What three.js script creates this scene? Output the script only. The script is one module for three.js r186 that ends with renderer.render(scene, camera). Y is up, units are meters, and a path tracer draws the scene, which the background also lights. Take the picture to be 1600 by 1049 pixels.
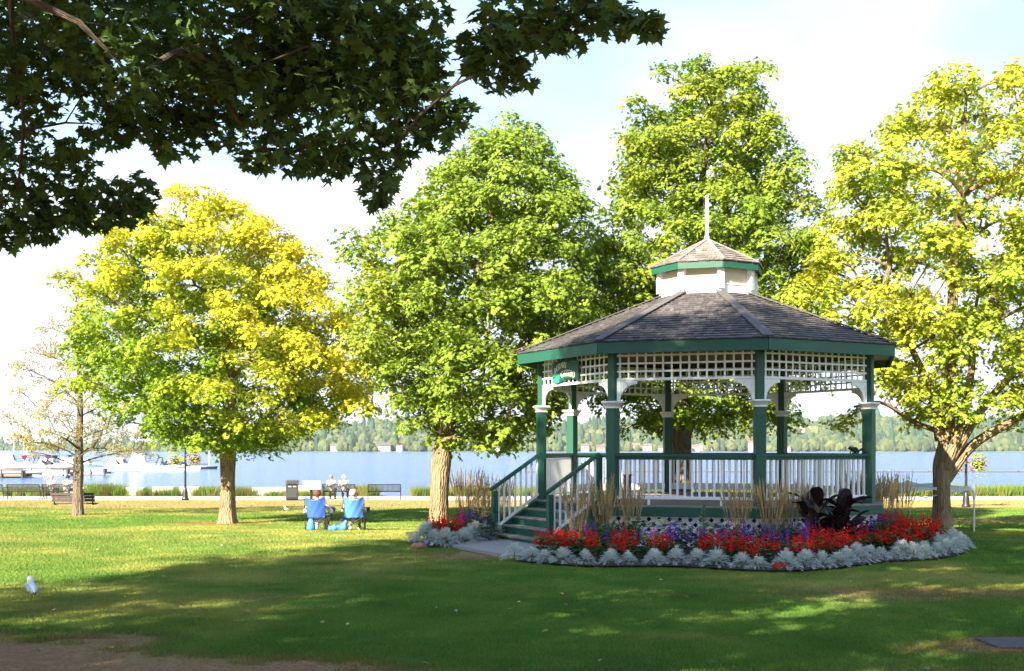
import * as THREE from 'three';
import { mergeGeometries } from 'three/addons/utils/BufferGeometryUtils.js';
import { RoundedBoxGeometry } from 'three/addons/geometries/RoundedBoxGeometry.js';
import { MarchingCubes } from 'three/addons/objects/MarchingCubes.js';

// ---------------------------------------------------------------- camera, sky, sun, exposure
const scene = new THREE.Scene();
const EYE = 1.95;                                   // metres above the ground beside the gazebo
const camera = new THREE.PerspectiveCamera(32.5, 1600 / 1049, 0.1, 9000);
camera.position.set(0, EYE, 0);
camera.lookAt(0, EYE, -10);
camera.setViewOffset(1600, 1049, 0, -176.5, 1600, 1049);   // level camera, lens shifted upwards
const renderer = new THREE.WebGLRenderer({ antialias: true });
renderer.toneMapping = THREE.LinearToneMapping;
renderer.toneMappingExposure = 4.5;
renderer.shadowMap.enabled = true;

// seeded noise
const mulberry = (a) => () => { a |= 0; a = (a + 0x6d2b79f5) | 0; let t = Math.imul(a ^ (a >>> 15), 1 | a); t = (t + Math.imul(t ^ (t >>> 7), 61 | t)) ^ t; return ((t ^ (t >>> 14)) >>> 0) / 4294967296; };
const hash3 = (x, y, z) => { let h = Math.imul(x, 374761393) ^ Math.imul(y, 668265263) ^ Math.imul(z, 1274126177); h = Math.imul(h ^ (h >>> 13), 1274126177); return ((h ^ (h >>> 16)) >>> 0) / 4294967296; };
const sm = (t) => t * t * (3 - 2 * t), lerp = (a, b, t) => a + (b - a) * t, clamp = (x, a = 0, b = 1) => Math.min(b, Math.max(a, x));
const sstep = (a, b, x) => sm(clamp((x - a) / (b - a)));
function vnoise(x, y, z = 0, per = 0) {
  const ix = Math.floor(x), iy = Math.floor(y), iz = Math.floor(z), fx = sm(x - ix), fy = sm(y - iy), fz = sm(z - iz);
  const w = (v) => (per ? ((v % per) + per) % per : v), h = (a, b, c) => hash3(w(ix + a), w(iy + b), iz + c);
  const pl = (c) => lerp(lerp(h(0, 0, c), h(1, 0, c), fx), lerp(h(0, 1, c), h(1, 1, c), fx), fy);
  return fz === 0 ? pl(0) : lerp(pl(0), pl(1), fz);
}
const fbm = (x, y, o = 4, z = 0, per = 0) => { let s = 0, a = 0.5, n = 0; for (let i = 0; i < o; i++) { s += a * vnoise(x, y, z + i * 17, per); n += a; a *= 0.5; x *= 2; y *= 2; per *= 2; } return s / n; };

// the sky: thin bright cloud over blue, the same all the way round
{
  const W = 1024, H = 512, data = new Float32Array(W * H * 4);
  for (let j = 0; j < H; j++) for (let i = 0; i < W; i++) {
    const el = ((j + 0.5) / H - 0.5) * Math.PI, az = ((i + 0.5) / W - 0.5) * 2 * Math.PI, y = Math.sin(el), k = (j * W + i) * 4;
    const x = Math.cos(az) * Math.cos(el), z = Math.sin(az) * Math.cos(el);
    const t = Math.pow(clamp(y), 0.6), clear = [lerp(0.25, 0.085, t), lerp(0.31, 0.175, t), lerp(0.37, 0.33, t)];
    let c = 0;
    if (y > 0) { const s = 1.5 / (y + 0.16); c = sstep(0.45, 0.84, fbm(x * s + 7.3, z * s + 2.1, 5)); c = lerp(0.92, c, sstep(0.02, 0.3, y)); }
    const b = [0.35, 0.36, 0.38];
    for (let q = 0; q < 3; q++) data[k + q] = y > 0 ? lerp(clear[q], b[q], c * 0.9) : 0.16;
    data[k + 3] = 1;
  }
  const t = new THREE.DataTexture(data, W, H, THREE.RGBAFormat, THREE.FloatType);
  t.mapping = THREE.EquirectangularReflectionMapping; t.magFilter = t.minFilter = THREE.LinearFilter; t.needsUpdate = true;
  scene.background = t; scene.environment = t;
}
const SUN_AZ = 38 * Math.PI / 180, SUN_EL = 30 * Math.PI / 180;     // behind the camera, to its left
const sun = new THREE.DirectionalLight(new THREE.Color().setRGB(1, 0.9, 0.71), 5);
sun.position.set(-Math.sin(SUN_AZ) * Math.cos(SUN_EL), Math.sin(SUN_EL), Math.cos(SUN_AZ) * Math.cos(SUN_EL)).multiplyScalar(120);
sun.castShadow = true;
Object.assign(sun.shadow.camera, { left: -90, right: 90, top: 90, bottom: -90, near: 1, far: 400 });
sun.shadow.mapSize.set(4096, 4096);
scene.add(sun, sun.target);
scene.fog = new THREE.FogExp2(new THREE.Color().setRGB(0.72, 0.85, 1.0), 0.00007);

// ---------------------------------------------------------------- helpers
const V = (x, y, z) => new THREE.Vector3(x, y, z);
const used = new Map();
function numbered(name) { const n = used.get(name) || 0; used.set(name, n + 1); return n ? name + '_' + String(n).padStart(3, '0') : name; }
function tag(o, label, category, group, kind) { const u = o.userData; if (label) u.label = label; if (category) u.category = category; if (group) u.group = group; if (kind) u.kind = kind; return o; }
function thing(name, label, category, [x, y, z] = [0, 0, 0], turn = 0, group) {
  const o = new THREE.Group(); o.name = numbered(name); o.position.set(x, y, z); o.rotation.y = turn; scene.add(o); return tag(o, label, category, group);
}
function part(name, geo, mat, parent, label) { const o = new THREE.Mesh(Array.isArray(geo) ? merge(geo) : geo, mat); o.name = name; parent.add(o); if (label) o.userData.label = label; return o; }
function solo(name, geo, mat, label, category, group, kind) { const o = new THREE.Mesh(Array.isArray(geo) ? merge(geo) : geo, mat); o.name = numbered(name); scene.add(o); return tag(o, label, category, group, kind); }
function dup(o, [x, y, z], turn = o.rotation.y, label, group, scale) {
  const c = o.clone(); c.name = numbered(o.name.replace(/_\d+$/, '')); scene.add(c); c.position.set(x, y, z); c.rotation.y = turn;
  if (scale) c.scale.set(...(Array.isArray(scale) ? scale : [scale, scale, scale]));
  c.userData = { ...o.userData }; if (label) c.userData.label = label; if (group) c.userData.group = group; return c;
}
const clean = (g) => { const n = g.index ? g.toNonIndexed() : g; for (const k of Object.keys(n.attributes)) if (!['position', 'normal', 'uv'].includes(k)) n.deleteAttribute(k); if (!n.attributes.uv) n.setAttribute('uv', new THREE.BufferAttribute(new Float32Array(n.attributes.position.count * 2), 2)); if (!n.attributes.normal) n.computeVertexNormals(); return n; };
function merge(list) { const g = list.map(clean); const c = g.some((x) => x.userData.tint); if (c) g.forEach((x) => { const n = x.attributes.position.count, t = x.userData.tint || [1, 1, 1], a = new Float32Array(n * 3); for (let i = 0; i < n; i++) a.set(t, i * 3); x.setAttribute('color', new THREE.BufferAttribute(a, 3)); }); return g.length === 1 ? g[0] : mergeGeometries(g); }
const tinted = (g, t) => { const n = g.index ? g.toNonIndexed() : g; n.userData.tint = t; return n; };
const box = (w, h, d, x = 0, y = 0, z = 0) => new THREE.BoxGeometry(w, h, d).translate(x, y, z);
const rbox = (w, h, d, x = 0, y = 0, z = 0, r = 0.008) => new RoundedBoxGeometry(w, h, d, 1, Math.min(r, w / 3, h / 3, d / 3)).translate(x, y, z);
const cyl = (r0, r1, h, n = 8, x = 0, y = 0, z = 0) => new THREE.CylinderGeometry(r1, r0, h, n).translate(x, y, z);
function bar(a, b, r, n = 6, r2 = r) {                                    // round bar between two points
  const d = b.clone().sub(a), g = new THREE.CylinderGeometry(r2, r, d.length(), n);
  return g.applyQuaternion(new THREE.Quaternion().setFromUnitVectors(V(0, 1, 0), d.normalize())).translate((a.x + b.x) / 2, (a.y + b.y) / 2, (a.z + b.z) / 2);
}
function beam(a, b, w, h) {                                               // square bar between two points, its width level
  const d = b.clone().sub(a), l = d.length(), z = d.clone().normalize(), x = V(0, 1, 0).cross(z).normalize(), y = z.clone().cross(x);
  return new THREE.BoxGeometry(w, h, l).applyMatrix4(new THREE.Matrix4().makeBasis(x, y, z)).translate((a.x + b.x) / 2, (a.y + b.y) / 2, (a.z + b.z) / 2);
}
const tube = (pts, r, seg = 10, n = 6) => new THREE.TubeGeometry(new THREE.CatmullRomCurve3(pts), seg, r, n);
const plate = (pts, depth, bevel = 0) => { const s = new THREE.Shape(); pts.forEach(([x, y], i) => (i ? s.lineTo(x, y) : s.moveTo(x, y))); return new THREE.ExtrudeGeometry(s, { depth, bevelEnabled: bevel > 0, bevelSize: bevel, bevelThickness: bevel, bevelSegments: 1 }); };
const lathe = (pts, n = 16) => new THREE.LatheGeometry(pts.map(([r, y]) => new THREE.Vector2(r, y)), n);
function tex(size, f, { srgb = false, h = size, ch = 3 } = {}) {          // f(u, v) -> grey or [r, g, b], linear 0..1; tiles
  const d = new Uint8Array(size * h * 4);
  for (let j = 0; j < h; j++) for (let i = 0; i < size; i++) { let c = f(i / size, j / h); if (!Array.isArray(c)) c = [c, c, c]; const k = (j * size + i) * 4; for (let q = 0; q < 3; q++) { const v = clamp(c[q]); d[k + q] = 255 * (srgb ? (v < 0.0031308 ? v * 12.92 : 1.055 * v ** (1 / 2.4) - 0.055) : v); } d[k + 3] = 255; }
  const t = new THREE.DataTexture(d, size, h); t.wrapS = t.wrapT = THREE.RepeatWrapping; t.magFilter = t.minFilter = THREE.LinearFilter; t.flipY = false; if (srgb) t.colorSpace = THREE.SRGBColorSpace; t.needsUpdate = true; return t;
}
const rep = (t, x, y) => { const c = t.clone(); c.repeat.set(x, y); c.needsUpdate = true; return c; };
const C = (r, g, b) => new THREE.Color().setRGB(r, g, b);
const M = (r, g, b, rough = 0.8, o = {}) => new THREE.MeshStandardMaterial({ color: C(r, g, b), roughness: rough, ...o });
const leafMat = (r, g, b, o = {}) => new THREE.MeshPhysicalMaterial({ color: C(r, g, b), roughness: 0.85, specularIntensity: 0.3, transmission: 0.32, thickness: 0, side: THREE.DoubleSide, ...o });
const UP = V(0, 1, 0);

// ground height (world y) by distance in front of the camera
const GK = [[-60, 0.12], [8, 0.10], [18, 0.02], [25.5, 0], [30, -0.2], [37, -0.48], [43.5, -0.6], [62, -0.9], [71, -0.93]];
function gy(d) { if (d <= GK[0][0]) return GK[0][1]; for (let i = 1; i < GK.length; i++) if (d <= GK[i][0]) return lerp(GK[i - 1][1], GK[i][1], (d - GK[i - 1][0]) / (GK[i][0] - GK[i - 1][0])); return GK[GK.length - 1][1]; }
const at = (x, d, up = 0) => [x, gy(d) + up, -d];
const LAKE = EYE - 4.2;

// clumps on the low boughs of the great tree: x, height, distance, radius
const BOUGHS = [[-4.55,4.11,10.50,0.35], [-4.14,4.23,10.50,0.29], [-3.79,4.18,10.50,0.28], [-3.40,4.24,10.30,0.22], [-4.49,4.64,10.50,0.38], [-3.91,4.51,10.20,0.23], [-3.31,4.08,10.20,0.15], [-3.52,4.03,10.30,0.16], [-4.32,4.00,10.50,0.22], [-4.64,3.89,10.60,0.14], [-3.93,4.04,10.40,0.17], [-2.94,4.71,10.00,0.29], [-2.61,4.79,10.00,0.28], [-3.26,4.85,10.20,0.28], [-3.63,4.85,10.30,0.26], [-2.78,5.01,10.00,0.33], [-2.34,4.95,9.80,0.25], [-3.76,5.25,10.40,0.26], [-4.32,5.16,10.50,0.29], [-4.55,5.28,10.50,0.23], [-2.11,4.41,9.50,0.22], [-1.80,4.36,9.40,0.22], [-1.48,4.28,9.20,0.25], [-1.90,4.67,9.50,0.26], [-1.27,4.36,9.00,0.26], [-1.07,4.03,9.00,0.17], [-0.98,4.21,9.00,0.21], [-0.85,4.43,9.00,0.25], [-0.60,4.48,9.00,0.21], [-0.46,4.60,9.00,0.17], [-1.05,3.90,9.00,0.10], [-1.00,4.71,9.00,0.32], [-1.43,4.82,9.20,0.33], [-1.85,5.02,9.50,0.34], [-0.75,4.80,9.00,0.27], [-0.64,5.00,8.90,0.22], [-0.09,4.62,8.00,0.22], [0.05,4.54,8.00,0.13], [-0.25,4.76,8.20,0.18], [0.00,4.80,8.00,0.22], [0.21,4.72,7.60,0.18], [0.38,4.64,7.50,0.15], [0.56,4.77,7.50,0.16], [0.70,4.65,7.20,0.16], [0.82,4.57,7.00,0.12], [0.16,5.00,8.00,0.22], [0.42,4.88,7.60,0.21], [0.88,4.48,7.00,0.06], [-0.14,5.05,8.20,0.15], [-4.49,5.91,10.19,0.29], [-3.51,5.37,8.75,0.24], [-3.82,5.93,10.36,0.33], [-3.19,5.78,9.74,0.30], [-3.13,6.00,10.42,0.31], [-2.79,6.02,10.42,0.28], [-2.02,5.46,9.03,0.28], [-1.74,5.36,8.79,0.29], [-1.54,5.72,9.71,0.32], [-1.21,5.54,9.22,0.32], [-0.72,5.26,8.62,0.27], [-4.60,5.64,10.47,0.33], [-3.82,5.38,9.53,0.32], [-3.32,5.13,8.95,0.31], [-2.95,5.10,8.78,0.24], [-2.91,5.38,9.74,0.30], [-2.33,5.11,8.92,0.29], [-2.15,5.37,9.51,0.26], [-1.84,5.19,9.21,0.32], [-1.51,5.26,9.31,0.34], [-1.10,5.12,8.82,0.28], [-0.92,5.18,9.21,0.28], [-4.01,5.04,9.33,0.26], [-3.96,5.43,10.57,0.29], [-2.84,4.74,8.64,0.28], [-3.11,5.35,10.31,0.30], [-2.45,4.95,9.25,0.26], [-2.09,4.86,8.90,0.28], [-1.83,4.98,9.33,0.27], [-1.62,5.11,9.60,0.26], [-1.27,5.19,9.86,0.31], [-0.98,5.47,10.62,0.36]];
// houses across the lake: x, distance, width
const FARHOUSES = [[-154,1390,16], [-135,1390,9], [-214,1388,10], [-31,1400,14], [-17,1392,9], [-42,1390,8], [108,1395,13], [150,1410,14], [165,1408,12], [182,1395,12], [221,1396,12], [236,1420,13], [247,1424,12], [292,1394,14], [299,1560,12], [427,1680,26], [88,1390,10], [212,1388,9], [331,1386,8]];

// ---------------------------------------------------------------- materials
const grainTex = tex(256, (u, v) => 0.72 + 0.28 * fbm(u * 48, v * 3, 4, 3, 0) , {});
const woodBump = tex(256, (u, v) => fbm(u * 64, v * 4, 4, 9, 4), {});
const paintTex = tex(512, (u, v) => { const g = fbm(u * 40, v * 5, 4, 71, 5), w = fbm(u * 9, v * 9, 4, 73, 9), chip = sstep(0.66, 0.7, fbm(u * 34, v * 34, 3, 75, 34)); const k = 0.8 + 0.14 * g + 0.12 * w; return [k - 0.1 * chip, k - 0.12 * chip, k - 0.15 * chip]; });
const barkColor = tex(256, (u, v) => { const r = fbm(u * 14 + 1.3 * vnoise(u * 6, v * 8, 2, 2), v * 7, 4, 5), k = 0.3 + 1.15 * r; return [0.98 * k, 0.94 * k, 0.86 * k]; }, { h: 512 });
const barkBump = tex(256, (u, v) => { const w = u * 11 + 1.1 * fbm(u * 5, v * 10, 3, 2); const f = Math.abs((w % 1) - 0.5) * 2; return 0.25 + 0.55 * sstep(0.05, 0.7, f) + 0.3 * fbm(u * 22, v * 26, 3, 8); }, { h: 512 });
const bark = (r, g, b, rx = 1, ry = 1) => new THREE.MeshStandardMaterial({ color: C(r, g, b), roughness: 0.95, map: rep(barkColor, rx, ry), bumpMap: rep(barkBump, rx, ry), bumpScale: 0.05 });
const MT = {
  white: M(0.84, 0.84, 0.84, 0.45, { map: paintTex, bumpMap: woodBump, bumpScale: 0.0015 }), cream: M(0.5, 0.42, 0.31, 0.6), green: M(0.007, 0.078, 0.048, 0.55, { map: paintTex, bumpMap: woodBump, bumpScale: 0.0015 }),
  board: M(0.27, 0.22, 0.18, 0.85, { map: grainTex, bumpMap: woodBump, bumpScale: 0.002 }), ceiling: M(0.3, 0.21, 0.13, 0.8, { map: grainTex }), black: M(0.012, 0.012, 0.013, 0.4), steel: M(0.06, 0.06, 0.065, 0.4, { metalness: 0.5 }),
  soil: M(0.05, 0.033, 0.022, 1, { bumpMap: tex(256, (u, v) => fbm(u * 24, v * 24, 4, 4, 24)), bumpScale: 0.04 }), concrete: M(0.3, 0.26, 0.24, 0.9, { map: tex(256, (u, v) => 0.8 + 0.2 * fbm(u * 40, v * 40, 3, 6, 40)), bumpMap: woodBump, bumpScale: 0.002 }),
};
for (const m of [MT.white, MT.green, MT.board]) m.name = 'painted wood';

// ---------------------------------------------------------------- lawn
const dist = (x, d, a, b, rx, rd) => Math.hypot((x - a) / rx, (d - b) / rd);
function soilShare(x, d) {                                               // worn earth, dry strips
  const w = fbm(x * 0.8 + 3, d * 0.8, 4, 11) - 0.5, f = fbm(x * 5, d * 5, 3, 12) - 0.5, n = w * 1.5 + f * 0.9;
  let s = 0;
  s = Math.max(s, sstep(-0.7, 0.5, 9.75 - (x + 1.65) * 0.6 - d + n * 1.5) * sstep(14, 12.6, d));  // bare corner, lower left
  s = Math.max(s, 0.9 * sstep(1.15, 0.5, dist(x, d, -0.55, 20.7, 1.15, 1.0) + n * 0.7)); // beside the walkway
  s = Math.max(s, 0.75 * sstep(1.2, 0.4, dist(x, d, -9.0, 36.4, 2.0, 1.5) + n));        // under the yellow tree
  s = Math.max(s, 0.6 * sstep(1.25, 0.3, dist(x, d, 5.2, 15.0, 3.1, 0.75) + n));     // dry strip, right
  s = Math.max(s, 0.6 * sstep(1.2, 0.4, dist(x, d, 16, 39, 6, 3.0) + n));
  s = Math.max(s, 0.8 * sstep(1.2, 0.5, dist(x, d, 4.5, 10.9, 0.95, 0.6) + n));      // round the slab
  s = Math.max(s, 0.35 * sstep(1.2, 0.4, dist(x, d, -3.3, 14.6, 0.8, 0.5) + n));
  return clamp(s);
}
const mixT3 = (a, b, t) => a.map((v, i) => lerp(v, b[i], clamp(t)));
function lawnTone(x, d) {
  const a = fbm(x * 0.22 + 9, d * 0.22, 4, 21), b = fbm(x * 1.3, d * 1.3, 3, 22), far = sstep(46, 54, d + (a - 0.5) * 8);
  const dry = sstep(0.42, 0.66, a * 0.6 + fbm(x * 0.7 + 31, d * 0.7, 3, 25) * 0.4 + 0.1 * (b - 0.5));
  let c = mixT3([0.064, 0.192, 0.022], [0.26, 0.275, 0.065], 0.22 + 0.72 * dry + 0.25 * (b - 0.5) + 0.2 * sstep(1.2, 0.3, dist(x, d, -6, 27, 14, 9) + 1.2 * (a - 0.5)));  // ellipse yellows the open lawn: drier grass, with sunlit warmth put into the colour
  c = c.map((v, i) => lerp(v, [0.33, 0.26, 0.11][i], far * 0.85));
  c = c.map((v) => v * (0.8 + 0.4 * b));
  const s = soilShare(x, d), e = 0.8 + 0.5 * b, earth = [0.24 * e, 0.128 * e, 0.058 * e];
  return c.map((v, i) => lerp(v, earth[i], s));
}
const grassTile = tex(512, (u, v) => { const n = fbm(u * 90, v * 90, 3, 31, 90), m = fbm(u * 14, v * 14, 3, 32, 14); return 0.45 + 0.75 * n * (0.6 + 0.7 * m); });
{
  const xs = [], ds = [];
  for (let x = -90; x <= 90.01;) { xs.push(x); x += Math.abs(x) < 20 ? 0.25 : 2; }
  for (let d = -50; d <= 71.01;) { ds.push(d); d += d < 6 ? 2 : d < 45 ? 0.25 : 0.5; }
  ds[ds.length - 1] = 71;
  const p = [], c = [], uv = [], idx = [], n = xs.length;
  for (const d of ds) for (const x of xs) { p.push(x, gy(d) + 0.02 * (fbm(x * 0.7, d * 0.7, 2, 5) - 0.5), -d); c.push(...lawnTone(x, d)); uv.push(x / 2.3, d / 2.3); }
  for (let j = 0; j + 1 < ds.length; j++) for (let i = 0; i + 1 < n; i++) { const a = j * n + i; idx.push(a, a + 1, a + n + 1, a, a + n + 1, a + n); }
  // the bank drops to the lake
  const k = p.length / 3; for (const x of xs) { p.push(x, LAKE - 1, -71.4); c.push(0.12, 0.1, 0.07); uv.push(x / 2.3, 30); }
  for (let i = 0; i + 1 < n; i++) { const a = (ds.length - 1) * n + i; idx.push(a, a + 1, k + i + 1, a, k + i + 1, k + i); }
  const g = new THREE.BufferGeometry(); g.setAttribute('position', new THREE.Float32BufferAttribute(p, 3)); g.setAttribute('color', new THREE.Float32BufferAttribute(c, 3)); g.setAttribute('uv', new THREE.Float32BufferAttribute(uv, 2)); g.setIndex(idx); g.computeVertexNormals();
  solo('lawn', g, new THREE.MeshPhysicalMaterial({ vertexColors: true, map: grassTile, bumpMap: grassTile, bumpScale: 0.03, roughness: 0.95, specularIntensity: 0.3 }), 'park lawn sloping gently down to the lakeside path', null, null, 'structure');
}
// bed outline (x, d), used to keep blades out and to plant
const bedRim = new THREE.CatmullRomCurve3([[0.05, 19.7], [1.1, 18.85], [2.6, 18.75], [4.05, 18.0], [4.95, 18.35], [6.2, 19.5], [7.2, 20.0], [8.25, 21.3], [8.9, 23.2]].map(([x, d]) => V(x, 0, d)));
const bedLeft = new THREE.CatmullRomCurve3([[-1.75, 23.5], [-1.5, 22.65], [-1.1, 22.65], [-0.68, 23.7], [-0.3, 24.2]].map(([x, d]) => V(x, 0, d)));
const bedPoly = [...bedRim.getPoints(60).map((p) => [p.x, p.z - 0.28]), [9.6, 27], [11.3, 28], [10.8, 31], [4, 31], [-1.6, 30.6], [-2.5, 27], [-2.05, 23.4], [-1.65, 22.3], [-1.05, 22.25], [-0.4, 23.7], [0.3, 22.5]];
function inPoly(x, d, P) { let r = false; for (let i = 0, j = P.length - 1; i < P.length; j = i++) { const [xi, yi] = P[i], [xj, yj] = P[j]; if ((yi > d) !== (yj > d) && x < ((xj - xi) * (d - yi)) / (yj - yi) + xi) r = !r; } return r; }
{
  // soil of the bed
  const s = new THREE.Shape(bedPoly.map(([x, d]) => new THREE.Vector2(x, d))), tri = new THREE.ShapeGeometry(s);
  const p = tri.attributes.position; for (let i = 0; i < p.count; i++) { const x = p.getX(i), d = p.getY(i); p.setXYZ(i, x, gy(d) + 0.05, -d); }
  const u = tri.attributes.uv; for (let i = 0; i < p.count; i++) u.setXY(i, p.getX(i), p.getZ(i));
  const soil = new THREE.MeshStandardMaterial().copy(MT.soil); soil.side = THREE.DoubleSide;
  tri.index.array.reverse(); tri.computeVertexNormals();
  solo('flower_bed', tri, soil, 'dark soil of the flower bed round the gazebo', null, null, 'structure');
  // pale walkway to the stairs
  const w = plate([[0.5, 23.9], [-0.3, 24.5], [-1.2, 22.35], [-0.1, 20.25], [0.35, 20.2], [1.5, 22.2]].reverse(), 0.06).rotateX(-Math.PI / 2).translate(0, 0.02, 0);
  solo('walkway', w, MT.concrete, 'pale concrete pad at the foot of the gazebo stairs', null, null, 'structure');
  // promenade
  solo('path', box(180, 0.06, 4.4, 0, gy(66) - 0.01, -66), M(0.55, 0.45, 0.4, 0.9, { map: rep(grassTile, 60, 2) }), 'pale paved promenade along the water', null, null, 'structure');
  solo('paving_slab', rbox(1.1, 0.06, 0.6, 5.1, gy(11.1) - 0.012, -11.05), M(0.06, 0.055, 0.053, 1, { bumpMap: rep(woodBump, 1, 2), bumpScale: 0.01, map: grainTex }), 'dark grey slab set flush in the lawn', null, null, 'structure');
}
{ // grass blades
  const R = mulberry(77), blades = [];
  for (let i = 0; i < 8; i++) { const a = R() * 7, l = 0.6 + R() * 0.5, x = (R() - 0.5) * 0.09, z = (R() - 0.5) * 0.09, b = 0.3 + R() * 0.7, w = 0.0035, cx = Math.cos(a), sx = Math.sin(a), h = 0.05 * l, o = b * 0.03;
    blades.push(x - cx * w, 0, z - sx * w, x + cx * w, 0, z + sx * w, x - sx * o * 0.4, h * 0.6, z + cx * o * 0.4, x - sx * o * 0.4, h * 0.6, z + cx * o * 0.4, x + cx * w, 0, z + sx * w, x - sx * o, h, z + cx * o); }
  const g = new THREE.BufferGeometry(); g.setAttribute('position', new THREE.Float32BufferAttribute(blades, 3)); g.computeVertexNormals();
  const N = 300000, im = new THREE.InstancedMesh(g, leafMat(1, 1, 1, { transmission: 0.25, roughness: 0.9 }), N), m = new THREE.Matrix4(), q = new THREE.Quaternion(), c = new THREE.Color();
  let n = 0;
  for (let tries = 0; n < N && tries < N * 4; tries++) {
    const d = 8.6 * Math.pow(61 / 8.6, Math.pow(R(), 1.0)), half = 0.455 * d + 0.6, x = (R() * 2 - 1) * half;
    if (inPoly(x, d, bedPoly) || (R() < soilShare(x, d) * 1.15 - 0.1) || (Math.abs(x - 5.1) < 0.53 && Math.abs(d - 11.05) < 0.28) || (x > -1 && x < 0.4 && d > 20.3 && d < 24)) continue;
    const s = (0.62 + 0.55 * R()) * (1 + Math.max(0, d - 14) * 0.012); q.setFromAxisAngle(UP, R() * 7);
    m.compose(V(x, gy(d) - 0.012, -d), q, V(s * (1 + d * 0.025), s, s * (1 + d * 0.025))); im.setMatrixAt(n, m);
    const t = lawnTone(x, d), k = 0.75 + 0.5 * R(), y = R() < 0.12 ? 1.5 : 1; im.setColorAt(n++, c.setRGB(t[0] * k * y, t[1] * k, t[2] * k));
  }
  im.count = n; im.name = 'grass'; scene.add(im); tag(im, 'short mown grass blades over the whole lawn', null, null, 'stuff');
}

// ---------------------------------------------------------------- lake and far shore
{
  const wave = tex(512, (u, v) => fbm(u * 10, v * 22, 5, 41, 0) * 0.7 + 0.3 * fbm(u * 40, v * 64, 3, 43, 0));
  const g = new THREE.PlaneGeometry(9000, 6400, 1, 1).rotateX(-Math.PI / 2).translate(0, LAKE, -3200 - 71.2), uv = g.attributes.uv, p = g.attributes.position;
  for (let i = 0; i < 4; i++) uv.setXY(i, p.getX(i) / 22, p.getZ(i) / 14);
  solo('water', g, new THREE.MeshPhysicalMaterial({ color: C(0.03, 0.085, 0.2), roughness: 0.16, ior: 1.33, bumpMap: wave, bumpScale: 0.75 }), 'blue rippled lake water between the park and the far shore', null, null, 'structure');
}
const shoreD = (x) => 1400 + 1500 * sstep(-330, -800, x) + 60 * (fbm(x / 200, 3, 3, 51) - 0.5) * 2;
const RIDGE = [[-1.2, 8], [-0.46, 9], [-0.36, 12], [-0.26, 12], [-0.2, 14], [-0.15, 20], [-0.1, 29], [-0.05, 20], [0, 18], [0.06, 22], [0.12, 30], [0.18, 37], [0.24, 40], [0.3, 34], [0.36, 29], [0.45, 26], [1.2, 26]];
function hillY(x, d) {
  const s = shoreD(x), t = (d - s) / 500, a = x / d; let h = 20;
  for (let i = 1; i < RIDGE.length; i++) if (a <= RIDGE[i][0]) { h = lerp(RIDGE[i - 1][1], RIDGE[i][1], clamp((a - RIDGE[i - 1][0]) / (RIDGE[i][0] - RIDGE[i - 1][0]))); break; }
  h = h * (d / 1700) + 4;
  return t < 0 ? LAKE - 1.5 : LAKE + 0.8 * Math.min(1, t * 40) + h * sm(clamp(t)) * (0.85 + 0.3 * fbm(x / 160, d / 160, 3, 53));
}
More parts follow.
